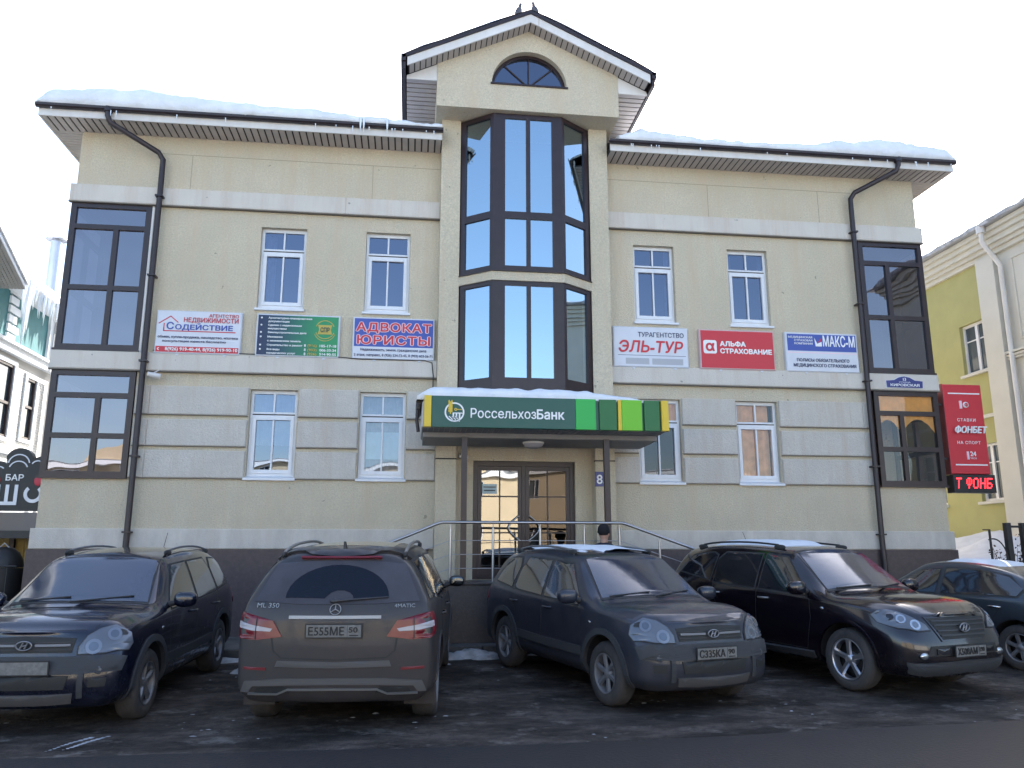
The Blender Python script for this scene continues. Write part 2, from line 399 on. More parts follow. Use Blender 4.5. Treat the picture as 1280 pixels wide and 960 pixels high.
for i in range(420):
    x = rnd.uniform(-4.5, 9.5); y = rnd.uniform(-7.3, -2.4); r = rnd.uniform(.006, .022) * (1.8 if rnd.random() < .06 else 1); lump(x, y, r * rnd.uniform(1, 2.5), r, r * .5)
o = b.build('snow_patches', M_snowdirty, None, 'stuff'); tag(o, 'dirty snow and ice crumbs along the kerb and between the parked cars', 'snow')

# ------------------------------------------------------------------ panels with holes
def holed(b, O, U, Nn, u0, u1, z0, z1, holes, th, mi=0):
    """slab in the plane through O spanned by U and Z, front facing Nn, thickness th behind; real openings with reveals"""
    O = Vector(O); U = Vector(U).normalized(); Nn = Vector(Nn).normalized()
    us = sorted({u0, u1, *[h[0] for h in holes], *[h[1] for h in holes]}); zs = sorted({z0, z1, *[h[2] for h in holes], *[h[3] for h in holes]})
    us = [u for u in us if u0 <= u <= u1]; zs = [z for z in zs if z0 <= z <= z1]
    def inside(u, z): return any(h[0] < u < h[1] and h[2] < z < h[3] for h in holes)
    cell = {}
    for i in range(len(us) - 1):
        for j in range(len(zs) - 1): cell[i, j] = not inside((us[i] + us[i + 1]) / 2, (zs[j] + zs[j + 1]) / 2)
    def P(u, z, d): return O + U * u + Vector((0, 0, z)) - Nn * d
    for (i, j), s in cell.items():
        if not s: continue
        a, c, d, e = us[i], us[i + 1], zs[j], zs[j + 1]
        b.add([P(a, d, 0), P(c, d, 0), P(c, e, 0), P(a, e, 0)], [(0, 1, 2, 3)], mi)
        b.add([P(a, d, th), P(c, d, th), P(c, e, th), P(a, e, th)], [(3, 2, 1, 0)], mi)
        for di, dj, q in ((-1, 0, (a, d, a, e)), (1, 0, (c, e, c, d)), (0, -1, (c, d, a, d)), (0, 1, (a, e, c, e))):
            if not cell.get((i + di, j + dj), False):
                b.add([P(q[0], q[1], 0), P(q[0], q[1], th), P(q[2], q[3], th), P(q[2], q[3], 0)], [(0, 1, 2, 3)], mi)
    return b
X_, Yn = (1, 0, 0), (0, -1, 0)

# ------------------------------------------------------------------ the bank building
BL, BR, BB = -6.32, 10.47, 13.0
bank = thing('office_building', 'two-storey cream office building with a central glass bay under a snowy gable', 'building', (2.08, 0, .15))
WIN_UP = [(-2.93, -2.09), (-.97, -.13), (4.29, 5.13), (6.25, 7.10)]
holes = [(a, c, 6.08, 7.72) for a, c in WIN_UP] + [(a, c, 2.94, 4.58) for a, c in WIN_UP]
holes += [(BL - 1, -4.92, 2.95, 4.86), (BL - 1, -4.92, 5.22, 8.03), (9.10, BR + 1, 2.95, 4.86), (9.05, BR + 1, 5.22, 8.03)]
holes += [(1.13, 3.04, 1.2, 3.34), (.86, 3.30, 4.22, 9.9)]
b = MB(); holed(b, (0, 0, 0), X_, Yn, BL, BR, .2, 9.5, holes, .3)
for x, nx in ((BL, -1), (BR, 1)):
    holed(b, (x, 0, 0), (0, 1, 0), (nx, 0, 0), .3, BB, .2, 9.5, [(-1, 1.5, 2.95, 4.86), (-1, 1.5, 5.22, 8.03), (4, 5, 6.1, 7.7), (8, 9, 6.1, 7.7)], .3)
b.box(BL, BR, BB, BB + .3, .2, 9.5)
b.build('wall', M_plaster, bank)
# hidden inner rooms: floors, ceilings and a partition, unlit
b = MB(); 
for z in (1.2, 4.95, 8.42): b.box(BL + .31, BR - .31, .31, BB - .01, z, z + .12)
b.box(BL + .31, BR - .31, 3.2, 3.3, 1.33, 8.4)
for x in (-3.6, -1.5, .6, 3.6, 5.6, 8.2): b.box(x, x + .1, .32, 3.19, 1.33, 8.4)
b.build('partition', M_dark, bank)
# pilasters beside the bay
for x0, x1 in ((.43, .80), (3.36, 3.73)):
    bb = MB(); bb.box(x0, x1, -.30, -.002, .2, 10.02); 
    bb.box(x0 - .012, x1 + .012, -.315, -.3002, 3.02, 3.06) if False else None
    bb.build('pilaster', M_plaster, bank)
    boxo('pilaster_joint', x0 - .004, x1 + .004, -.304, -.2, 3.32, 3.345, M_soffitdark, bank)
# bands
def band(z0, z1, pr, m, name):
    for x0, x1 in ((BL - pr, .428), (3.732, BR + pr)):
        b = MB(); b.cbox(x0, x1, -pr, -.002, z0, z1, .012)
        if x0 < 0: b.box(x0, BL - .002, -.001, BB, z0, z1)
        else: b.box(BR + .002, x1, -.001, BB, z0, z1)
        b.build(name, m, bank)
band(8.04, 8.38, .075, M_band, 'band'); band(4.87, 5.2, .075, M_band, 'band'); band(1.735, 2.08, .06, M_band, 'base_band')
for x0, x1 in ((BL - .07, .34), (3.76, BR + .07)):
    b = MB(); b.box(x0, x1, -.09, -.003, .1, 1.73)
    b.box(x0, BL - .003, -.003, BB, .1, 1.73) if x0 < 0 else b.box(BR + .003, x1, -.003, BB, .1, 1.73)
    b.build('plinth', M_plinth, bank)
# thin drip edges under the bands, groove shadows painted as strips high on the wall
M_dripshade = mat('drip_edge_and_panel_shadow', (.18, .16, .135), .9); M_grooveshade = mat('faint_groove_shadow', (.40, .34, .25), .9)
for x0, x1 in ((BL - .08, .426), (3.734, BR + .08)):
    for z in (8.034, 4.864):
        boxo('drip_edge', x0, x1, -.082, -.004, z - .018, z, M_dripshade, bank)
    boxo('groove_shadow_strip', x0 + 1.4 if x0 < 0 else x0, x1 if x0 < 0 else x1 - 1.5, -.005, -.0005, 9.10, 9.112, M_grooveshade, bank)
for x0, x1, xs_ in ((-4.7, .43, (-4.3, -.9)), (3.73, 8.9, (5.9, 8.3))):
    for x in xs_: boxo('groove_shadow_strip', x, x + .012, -.004, -.0005, 8.4, 9.098, M_grooveshade, bank)
# rusticated panels, each its own piece
for zr0, zr1 in ((4.085, 4.60), (3.525, 4.0), (2.96, 3.445)):
    for x0, x1 in ((-4.66, -2.95), (-2.07, -.99), (-.11, .425), (3.735, 4.27), (5.15, 6.23), (7.12, 8.86), (-4.9, -4.86), (9.02, 9.09)):
        if x1 - x0 < .2:
            if x0 < 0: x0, x1 = -4.90, -4.66
            else: x0, x1 = 8.86, 9.08
            if x0 == 8.86 or x0 == -4.90: pass
        o = boxo('stone_panel', x0 + .001, x1 - .001, -.048, -.0015, zr0, zr1, M_panel, bank, c=.014)
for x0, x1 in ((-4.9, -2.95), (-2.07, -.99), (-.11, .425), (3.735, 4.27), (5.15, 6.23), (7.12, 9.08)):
    for z in (4.085, 3.525, 2.96): boxo('panel_shadow_line', x0, x1, -.044, -.002, z - .012, z - .001, M_dripshade, bank)  # dark strips painted in for the shadow line beneath each panel

# plain windows ------------------------------------------------------
def bars(b, x0, x1, z0, z1, rects, y0, y1, mi=0): holed(b, (0, y0, 0), X_, Yn, x0, x1, z0, z1, rects, y1 - y0, mi)
def plain_window(x0, x1, z0, z1, gm):
    h = z1 - z0; y = .10; xm = (x0 + x1) / 2
    root = MB(); g1 = (x0 + .055, x1 - .055, z1 - .40, z1 - .065); g2 = (x0 + .115, x1 - .115, z0 + .19, z1 - .545)
    bars(root, x0 + .004, x1 - .004, z0 + .07, z1 - .002, [g1, g2], y, y + .07)
    bars(root, x0 + .055, x1 - .055, z0 + .125, z1 - .48, [g2], y - .02, y - .001)      # proud sash
    o = root.build('window', M_upvc, bank)
    for g in (g1, g2):
        boxo('glazing_bar', xm - .014, xm + .014, y - .012, y + .05, g[2], g[3], M_upvc, o)
        for a, c in ((g[0], xm - .014), (xm + .014, g[1])):
            p = MB(); p.add([(a, y + .03, g[2]), (c, y + .03, g[2]), (c, y + .03, g[3]), (a, y + .03, g[3])], [(0, 1, 2, 3)])
            p.build('pane', gm, o, fixn=False)
    boxo('rebate', x0 + .045, x1 - .045, y - .005, y + .002, z1 - .455, z1 - .435, M_soffitdark, o)
    s = MB(); s.prism([(.098, z0 + .075), (-.06, z0 + .03), (-.06, z0 - .01), (-.001, z0 - .01), (.098, z0 + .0)], x0 - .03, x1 + .03, 'x')
    s.build('sill', M_upvc, o)
    return o
upw = [plain_window(a, c, 6.08, 7.72, G_upper) for a, c in WIN_UP]
grw = [plain_window(a, c, 2.94, 4.58, g_) for (a, c), g_ in zip(WIN_UP, (G_ground, G_mid, G_low, G_low))]
# net curtains, posters and warm painted reflections behind the ground floor panes
M_net = mat('net_curtain', (.34, .36, .44), .9, var=.25, vscale=6); M_poster = mat('pale_poster', (.50, .63, .68), .7, var=.15, vscale=7)
M_warmrefl = mat('warm_reflection', (.92, .52, .27), .9, var=.25, vscale=5); M_gold = mat('gold_sheet', (1., .52, .12), .8, var=.15, vscale=7)  # the beige-orange tone is painted in for the building mirrored there
def curtain_and_reflection(x0, x1, z0, z1, y, m, par, amp=.02, freq=60, bottom=None, name='curtain_and_reflection'):  # wavy sheet: net curtains, also reflections painted behind the glass
    b = MB(); n = 40; vs = []
    for i in range(n + 1):
        x = x0 + (x1 - x0) * i / n; yy = y + amp * math.sin(freq * x); zb = z0 if bottom is None else bottom((i / n))
        vs += [(x, yy, zb), (x, yy, z1)]
    b.add(vs, [(2 * i, 2 * i + 2, 2 * i + 3, 2 * i + 1) for i in range(n)], 0, True); return b.build(name, m, par, fixn=False)
curtain_and_reflection(-.95, -.15, 2.98, 4.56, .34, M_net, grw[1])
for x in (-.84, -.53): boxo('poster', x, x + .29, .195, .2, 3.36, 3.86, M_poster, grw[1])
curtain_and_reflection(-2.9, -2.1, 3.6, 4.56, .34, M_net, grw[0]); curtain_and_reflection(6.3, 6.98, 2.98, 4.56, .19, M_warmrefl, grw[3], .02, 30)
curtain_and_reflection(4.75, 5.08, 4.12, 4.56, .17, M_warmrefl, grw[2]); curtain_and_reflection(6.3, 6.45, 6.1, 7.7, .34, M_net, upw[3]); curtain_and_reflection(7.0, 7.09, 6.1, 7.7, .3, M_net, upw[3]); curtain_and_reflection(5.0, 5.12, 6.1, 7.7, .3, M_net, upw[2])
curtain_and_reflection(-2.9, -2.7, 6.1, 7.7, .4, M_net, upw[0])

# dark corner windows wrapping each corner ---------------------------
def corner_window(side, z0, z1, ztop, zmid, xm, xin, G_corner=G_corner):
    xc = BL if side < 0 else BR
    xo = xc + side * .035                     # outer face of the frame, just proud of the side wall
    lo, hi = (xo, xin) if side < 0 else (xin, xo)
    f = .10; t = .045
    rects = [(lo + f, hi - f, ztop + t, z1 - f), (lo + f, xm - t, zmid + t, ztop - t), (xm + t, hi - f, zmid + t, ztop - t),
             (lo + f, xm - t, z0 + f, zmid - t), (xm + t, hi - f, z0 + f, zmid - t)]
    b = MB(); holed(b, (0, -.035, 0), X_, Yn, lo, hi, z0, z1, rects, .08)
    ym = .72; srects = [(.045 + .06, 1.42, ztop + t, z1 - f), (.105, ym - t, zmid + t, ztop - t), (ym + t, 1.42, zmid + t, ztop - t), (.105, ym - t, z0 + f, zmid - t), (ym + t, 1.42, z0 + f, zmid - t)]
    holed(b, (xo, 0, 0), (0, 1, 0), (side, 0, 0), .046, 1.49, z0, z1, srects, .08)
    b.box(lo - .03, hi + .01, -.075, .0, z0 - .025, z0 + .012)
    o = b.build('corner_window', M_brown, bank)
    for r in rects:
        p = MB(); p.add([(r[0], .005, r[2]), (r[1], .005, r[2]), (r[1], .005, r[3]), (r[0], .005, r[3])], [(0, 1, 2, 3)]); p.build('pane', G_corner, o, fixn=False)
    for r in srects:
        x = xo - side * .04
        p = MB(); p.add([(x, r[0], r[2]), (x, r[1], r[2]), (x, r[1], r[3]), (x, r[0], r[3])], [(0, 1, 2, 3)]); p.build('pane', G_corner, o, fixn=False)
    return o
corner_window(-1, 5.225, 8.03, 7.56, 6.39, -5.53, -4.93); corner_window(-1, 2.955, 4.855, 4.40, 3.68, -5.53, -4.93)
corner_window(1, 5.225, 8.03, 7.56, 6.39, 9.70, 9.09); crl = corner_window(1, 2.955, 4.855, 4.40, 3.68, 9.69, 9.13, G_low)
curtain_and_reflection(9.15, 10.4, 4.44, 4.8, .03, M_gold, crl, .006, 50)  # gold sheets close behind the glass, the lower two scalloped
curtain_and_reflection(9.15, 9.68, 4., 4.37, .03, M_gold, crl, .006, 50, bottom=lambda t: 4.0 + .27 * math.sin(math.pi * t) ** .8)
curtain_and_reflection(9.72, 10.4, 4., 4.37, .03, M_gold, crl, .006, 50, bottom=lambda t: 4.02 + .27 * math.sin(math.pi * t) ** .8)
for x0, x1 in ((-4.925, -4.885), (9.03, 9.08)):
    for z0, z1 in ((5.21, 8.03),): boxo('trim_strip', x0, x1, -.03, -.001, z0, z1, M_white, bank)

# the three-sided glass bay -------------------------------------------
BP = [Vector((.802, -.27, 0)), Vector((1.40, -.72, 0)), Vector((2.735, -.72, 0)), Vector((3.358, -.27, 0))]
bay = thing('glass_bay', 'x', 'x', (0, 0, 0)) if False else None
def facet(par, A, B, z0, z1, rects, th=.09):
    U = (B - A); L = U.length; Nn = Vector((U.y, -U.x, 0)).normalized()
    holed(par, A, U, Nn, 0, L, z0, z1, rects(L), th)
    return [(A, U.normalized(), Nn, r) for r in rects(L)]
def make_bay(z0, z1, ybreaks):
    b = MB(); panes = []
    def cols(c): return lambda L: [(u0 * L if u0 < 1.01 and False else u0, u1, zz0, zz1) for (u0, u1) in c for (zz0, zz1) in ybreaks]
    L0 = (BP[1] - BP[0]).length; L2 = (BP[3] - BP[2]).length
    panes += facet(b, BP[0], BP[1], z0, z1, cols([(.12, L0 - .07)]))
    panes += facet(b, BP[1], BP[2], z0, z1, cols([(.23, .635), (.715, 1.135)]))
    panes += facet(b, BP[2], BP[3], z0, z1, cols([(.07, L2 - .13)]))
    o = b.build('bay_window', M_brown, bank)
    for A, U, Nn, r in panes:
        P = [A + U * u + Vector((0, 0, z)) - Nn * .03 for u, z in ((r[0], r[2]), (r[1], r[2]), (r[1], r[3]), (r[0], r[3]))]
        p = MB(); p.add(P, [(0, 1, 2, 3)]); p.build('pane', G_bay, o, fixn=False)
    return o
make_bay(6.79, 10.0, [(6.90, 7.84), (7.98, 9.91)])
bl = make_bay(4.18, 6.60, [(4.77, 6.52)])
def plan_slab(z0, z1, grow, m, name, parent=None):
    g = grow; poly = [(.79, -.1), (.79, -.285 - g), (1.385, -.735 - g), (2.75, -.735 - g), (3.37, -.285 - g), (3.37, -.1)]
    b = MB(); b.prism(poly, z0, z1, 'z'); return b.build(name, m, parent or bank)
plan_slab(6.602, 6.77, .015, M_plaster, 'bay_spandrel'); plan_slab(6.772, 6.788, .05, M_brown, 'bay_sill')

# gable block above the bay --------------------------------------------
GX, GS, GYF, GYV = 2.08, .475, -.82, -1.12
def gable_z(x, top=12.0): return top - GS * abs(x - GX)
def loop_faces(b, outer, hole, y0, y1):
    co = [[Vector((p[0], p[1], 0)) for p in outer], [Vector((p[0], p[1], 0)) for p in hole]]
    tri = tessellate_polygon(co); allp = outer + hole
    b.add([(p[0], y0, p[1]) for p in allp], [tuple(t) for t in tri])
    b.add([(p[0], y1, p[1]) for p in allp], [tuple(t) for t in tri])
    for lp in (outer, hole):
        n = len(lp)
        b.add([(p[0], y0, p[1]) for p in lp] + [(p[0], y1, p[1]) for p in lp], [(i, (i + 1) % n, n + (i + 1) % n, n + i) for i in range(n)])
b = MB()
zt = lambda x: gable_z(x) - .25
outer = [(.30, 10.02), (3.86, 10.02), (3.86, zt(3.86)), (GX, zt(GX)), (.30, zt(.30))]
AW, AZ, AH = .735, 10.585, .72
arch = [(GX + .01 + AW * math.cos(a), AZ + AH * math.sin(a)) for a in [math.pi * k / 28 for k in range(29)]]
loop_faces(b, outer, arch[::-1], GYF, GYF + .28)
for x in (.30, 3.86): b.box(x if x < 1 else x - .25, x + .25 if x < 1 else x, GYF + .281, 4.0, 10.02, zt(.3) - .002)
b.box(.551, 3.609, GYF + .281, 0.4, 10.02, 10.12)
b.build('gable_wall', M_plaster, bank)
boxo('gable_room', .56, 3.6, .5, .6, 10.12, 11.3, M_dark, bank)
# arched window
b = MB(); yf = GYF + .13
def arc_band(b, r0, r1, y0, y1, a0=0, a1=math.pi, n=28, cx=GX + .01, cz=AZ, k=AH / AW):
    vs = []
    for i in range(n + 1):
        a = a0 + (a1 - a0) * i / n
        for r in (r0, r1): 
            for y in (y0, y1): vs.append((cx + r * math.cos(a), y, cz + r * k * math.sin(a)))
    fs = []
    for i in range(n):
        q = 4 * i; w = q + 4
        fs += [(q, q + 2, w + 2, w), (q + 1, w + 1, w + 3, q + 3), (q, w, w + 1, q + 1), (q + 2, q + 3, w + 3, w + 2)]
    b.add(vs, fs, 0)
arc_band(b, AW - .055, AW - .001, yf, yf + .06); b.box(GX + .01 - AW + .003, GX + .01 + AW - .003, yf - .002, yf + .058, AZ - .001, AZ + .05)
for a in (45, 90, 135):
    ca, sa = math.cos(R(a)), math.sin(R(a)) * AH / AW
    b.tube([(GX + .01, yf + .02, AZ + .04), (GX + .01 + (AW - .04) * ca, yf + .02, AZ + (AW - .04) * sa)], .014, 6)
aw = b.build('arched_window', M_brown, bank)
pa = MB(); n0 = [(GX + .01 + (AW - .05) * math.cos(a), yf + .035, AZ + .045 + (AH - .09) * math.sin(a)) for a in [math.pi * k / 28 for k in range(29)]]
pa.add(n0, [tuple(range(29))]); pa.build('pane', G_upper, aw)
boxo('sill', GX - .75, GX + .77, GYF - .03, GYF + .12, AZ - .035, AZ - .004, M_brown, aw)
# gable roof: dark sheet edge, white barge boards, sloped soffit strips, side soffits
EX0, EX1 = -.36, 4.52
def slope_strip(b, t0, t1, y0, y1, xa=EX0, xb=EX1, mi=0):
    for (x0, x1) in ((xa, GX), (GX, xb)):
        b.prism([(x0, gable_z(x0) - t0), (x1, gable_z(x1) - t0), (x1, gable_z(x1) - t1), (x0, gable_z(x0) - t1)], y0, y1, 'y', mi)
b = MB(); slope_strip(b, 0, .075, GYV - .03, 6.2); groof = b.build('gable_roof', M_gutter, bank)
b = MB(); slope_strip(b, .077, .25, GYV, GYV + .03, EX0 + .09, EX1 - .09); b.build('barge_board', M_white, bank)
def sloped_boards():
    b = MB()
    for sgn in (-1, 1):
        n = 22; w = (GX - EX0 - .12) / n
        for i in range(n):
            xa = GX + sgn * (i * w + .011); xb = GX + sgn * ((i + 1) * w - .011)
            b.prism([(xa, gable_z(xa) - .235), (xb, gable_z(xb) - .235), (xb, gable_z(xb) - .252), (xa, gable_z(xa) - .252)], GYV + .032, GYF - .002)
    return b
sloped_boards().build('soffit_boards', M_soffit, bank, 'stuff')
b = MB(); slope_strip(b, .2, .232, GYV + .032, GYF - .002, EX0 + .1, EX1 - .1); b.build('soffit_backing', M_soffitdark, bank)
# boxed returns and side soffits
for sgn in (-1, 1):
    xe = GX + sgn * 2.36; xw = GX + sgn * 1.783
    lo, hi = min(xe, xw), max(xe, xw)
    b = MB(); b.prism([(lo, 10.56), (hi, 10.56), (hi, gable_z(hi) - .254), (lo, gable_z(lo) - .254)], GYF + .02, GYF + .05); b.build('eave_return', M_white, bank)
    b = MB(); b.box(lo, hi, GYF - .01, GYF + .018, 10.535, 10.575)
    b.build('return_trim', M_white, bank)
    b = MB(); y = GYF + .055
    while y < 4.6:
        b.box(lo, hi, y, y + .12, 10.565, 10.58); y += .155
    b.build('soffit_boards', M_soffit, bank, 'stuff')
    boxo('soffit_backing', lo, hi, GYF + .052, 4.7, 10.582, 10.60, M_soffitdark, bank)
    xg = EX0 - .03 if sgn < 0 else EX1 - .06
    b = MB(); b.box(xg, xg + .09, GYV - .03, 5.0, gable_z(xe) - .17, gable_z(xe) - .03); b.box(xg + (.03 if sgn < 0 else .0), xg + (.09 if sgn < 0 else .06), GYV, 5.0, 10.56, gable_z(xe) - .172)
    b.build('side_gutter', M_gutter, bank)

# wing eaves: soffit, fascia, gutter, roof ------------------------------
YE = -.57
def eave(x0, x1, name_end):
    b = MB(); x = x0 + .02
    while x < x1 - .03:
        b.box(x, min(x + .098, x1 - .003), YE + .03, -.001, 9.452, 9.464); x += .128
    b.build('soffit_boards', M_soffit, bank, 'stuff')
    boxo('soffit_backing', x0 + .01, x1 - .004, YE + .03, .02, 9.466, 9.49, M_soffitdark, bank)
    boxo('fascia', x0, x1, YE, YE + .028, 9.445, 9.60, M_white, bank)
    g = MB(); prof = [(YE - .001, 9.66), (YE - .001, 9.59), (YE - .03, 9.572), (YE - .08, 9.578), (YE - .105, 9.60), (YE - .11, 9.645), (YE - .10, 9.645), (YE - .095, 9.605), (YE - .07, 9.59), (YE - .012, 9.60), (YE - .012, 9.66)]
    g.prism(prof, x0 - .03, x1 + .02, 'x'); g.build('gutter', M_gutter, bank)
eave(-6.88, .425, 'l'); eave(3.735, 11.05, 'r')
for x0, x1, xf in ((-6.88, BL - .002, -6.88), (BR + .002, 11.05, 11.02)):
    b = MB(); y = .0
    while y < BB: b.box(x0, x1, y, y + .092, 9.452, 9.464); y += .104
    b.build('soffit_boards', M_soffit, bank, 'stuff')
    boxo('fascia', xf, xf + .03, YE + .03, BB + .6, 9.445, 9.60, M_white, bank)
b = MB(); z0 = 9.625; zr = z0 + 7.1 * .34; e0, e1, f0, f1 = -6.9, 11.07, -.62, 13.6; ym = 6.49; k_ = .34
vs = [(e0, f0, z0), (.42, f0, z0), (.42, 1.0, z0 + 1.62 * k_), (3.74, 1.0, z0 + 1.62 * k_), (3.74, f0, z0), (e1, f0, z0), (e1 - 7.1, ym, zr), (e0 + 7.1, ym, zr), (e1, f1, z0), (e0, f1, z0)]
b.add(vs, [(0, 1, 2, 7), (2, 3, 6, 7), (3, 4, 5, 6), (5, 8, 6), (8, 9, 7, 6), (9, 0, 7)])
b.add([(v[0], v[1], v[2] - .02) for v in vs], [(7, 2, 1, 0), (7, 6, 3, 2), (6, 5, 4, 3), (6, 8, 5), (6, 7, 9, 8), (7, 0, 9)])
b.build('roof', M_gutter, bank)
# downpipes with brackets
for xt, xb, sgn in ((-5.66, -4.78, 1), (9.78, 8.95, -1)):
    b = MB(); b.tube([(xt, -.63, 9.60), (xt, -.63, 9.48), (xt + sgn * .04, -.60, 9.36), (xb - sgn * .08, -.19, 9.03), (xb, -.155, 8.9), (xb, -.15, 8.7), (xb, -.15, 1.8), (xb, -.17, 1.5), (xb, -.17, .45)], .052, 10)
    b.tube([(xt, -.63, 9.64), (xt, -.63, 9.55)], .075, 10)
    p = b.build('downpipe', M_gutter, bank)
    for z in (8.15, 6.6, 5.0, 3.3, 2.0): 
        q = MB(); q.box(xb - .068, xb + .068, -.22, -.03, z, z + .03); q.build('bracket', M_gutter, p)

# snow on the roofs -------------------------------------------------------
def lerp_table(t, x):
    for (a, va), (c, vc) in zip(t, t[1:]):
        if a <= x <= c: return va + (vc - va) * (x - a) / (c - a)
    return t[0][1] if x < t[0][0] else t[-1][1]
def eave_snow(x0, x1, table, label, capL, capR):
    b = MB(); n = int((x1 - x0) / .07); prof = 9
    vs = []
    for i in range(n + 1):
        x = x0 + (x1 - x0) * i / n
        t = lerp_table(table, x) - 9.65; t = max(.05, t + .05 * nz(x, 2, 0, 2.2) + .025 * nz(x, 5, 0, 7))
        if capL: t *= min(1, .25 + (x - x0) / .25) if x - x0 < .2 else 1
        if capR: t *= min(1, .25 + (x1 - x) / .25) if x1 - x < .2 else 1
        over = .03 * nz(x, 9, 0, 3)
        P = [(-.60, 9.635), (-.66 - over, 9.65 + .02 * nz(x, 1, 1, 6)), (-.675 - over, 9.65 + .35 * t), (-.63 - over, 9.65 + .72 * t), (-.5, 9.65 + .95 * t), (-.2, 9.72 + t), (.6, 9.95 + .93 * t), (2.5, 10.6 + .9 * t), (4.5, 11.28 + .8 * t)]
        for k, (y, z) in enumerate(P):
            hipx = (x0 + max(0, y + .6)) if capL else x0; xx = max(x, hipx) if capL else min(x, x1 - max(0, y + .6)) if capR else x
            vs.append((xx, y + .02 * nz(x * 3, k, 7), z + .03 * nz(x * 4, k * 2.2, 4) + (.016 * nz(x * 14, k * 3.1, 8) if k else 0)))
    b.add(vs, [(i * prof + k, (i + 1) * prof + k, (i + 1) * prof + k + 1, i * prof + k + 1) for i in range(n) for k in range(prof - 1)], 0, True)
    for i in (0, n): b.add(vs[i * prof:(i + 1) * prof] + [(vs[i * prof + 8][0], 4.5, 11.2)], [tuple(range(prof + 1))])
    o = b.build('roof_snow', M_snow, None, 'stuff'); tag(o, label, 'snow')
eave_snow(-6.90, .42, [(-6.9, 9.98), (-6.2, 10.1), (-5.2, 10.14), (-3.1, 9.99), (-1.16, 9.86), (.38, 9.76)], 'thick snow lying on the left wing roof above the gutter', True, False)
eave_snow(3.9, 11.07, [(3.9, 9.78), (4.4, 10.03), (5.2, 9.92), (6.03, 9.83), (7.75, 9.9), (9.5, 10.12), (11.1, 10.0)], 'thick snow lying on the right wing roof above the gutter', False, True)
# gable snow
b = MB(); ny, nx = 14, 60; vs = []
for j in range(ny + 1):
    y = GYV - .02 + (5.5) * (j / ny) ** 1.6
    for i in range(nx + 1):
        x = EX0 + .05 + (EX1 - EX0 - .1) * i / nx
        side = min(1, min(x - EX0, EX1 - x) / .35) ** .5
        t = (.07 + .05 * nz(x, y, 3, 1.7) + (.10 if x > GX else .05)) * side * (min(1, .25 + j * .5))
        if abs(x - GX) < .35: t *= .45 + .55 * abs(x - GX) / .35
        vs.append((x, y, gable_z(x) + .004 + max(.006, t)))
b.add(vs, [(j * (nx + 1) + i, j * (nx + 1) + i + 1, (j + 1) * (nx + 1) + i + 1, (j + 1) * (nx + 1) + i) for j in range(ny) for i in range(nx)], 0, True)
o = b.build('roof_snow', M_snow, None, 'stuff'); tag(o, 'thin snow on both slopes of the central gable roof', 'snow')

# the entrance: door, platform, steps, canopy, rail ---------------------------
b = MB(); bars(b, 1.132, 3.038, 1.21, 3.338, [(1.22, 2.045, 1.26, 3.25), (2.11, 2.95, 1.26, 3.25)], .08, .16)
for a, c in ((1.225, 2.04), (2.115, 2.945)):
    pr = [(a + .07, (a + c) / 2 - .012, 1.42, 2.02), ((a + c) / 2 + .012, c - .07, 1.42, 2.02), (a + .07, (a + c) / 2 - .012, 2.045, 2.68), ((a + c) / 2 + .012, c - .07, 2.045, 2.68), (a + .07, (a + c) / 2 - .012, 2.705, 3.17), ((a + c) / 2 + .012, c - .07, 2.705, 3.17)]
    bars(b, a, c, 1.265, 3.245, pr, .09, .14)
door = b.build('door', M_brown, bank)
for a, c in ((1.225, 2.04), (2.115, 2.945)):
    for z0, z1 in ((1.42, 2.02), (2.045, 2.68), (2.705, 3.17)):
        for u0, u1 in ((a + .07, (a + c) / 2 - .012), ((a + c) / 2 + .012, c - .07)):
            p = MB(); p.add([(u0, .11, z0), (u1, .11, z0), (u1, .11, z1), (u0, .11, z1)], [(0, 1, 2, 3)]); p.build('pane', G_door if a < 2 else G_doord, door, fixn=False)
for cx, sg in ((1.985, -1), (2.17, 1)):
    h = MB(); h.tube([(cx + sg * .19 * math.sin(math.pi * k / 12) , .02, 1.9 + .44 * k / 12) for k in range(13)], .014, 8)
    h.tube([(cx, .02, 1.91), (cx, .09, 1.91)], .01, 6); h.tube([(cx, .02, 2.33), (cx, .09, 2.33)], .01, 6); h.build('handle', M_steel, door)
boxo('notice', 1.31, 1.58, .1, .105, 2.74, 2.92, M_poster, door); boxo('notice_line', 1.34, 1.55, .096, .0995, 2.79, 2.81, M_black, door); boxo('notice_line', 1.33, 1.56, .096, .0995, 2.85, 2.875, M_plate, door)

M_step = mat('granite_step', (.075, .062, .06), .5, var=.4, vscale=16, bump=.15, fine=.3)
st = thing('entrance_steps', 'dark granite entrance platform with steps down both sides below the glass door', 'steps', (2.08, -.8, .28))
b = MB(); b.cbox(.35, 3.75, -1.62, -.31, .2805, 1.17, .004); b.box(.81, 3.35, -.309, -.003, .281, 1.17); b.build('platform', M_step, st)
boxo('landing_slab', .33, 3.77, -1.65, -.312, 1.1705, 1.205, M_step, st, c=.008)
for sg, x in ((-1, .35), (1, 3.75)):
    for k in range(6):
        z = 1.17 - .148 * (k + 1); w = .37 if sg < 0 else .16
        a, c = x + sg * w * k, x + sg * w * (k + 1); 
        boxo('step', min(a, c) + .001, max(a, c) - .001, -1.62, -.095, .2805, z, M_step, st, c=.006)

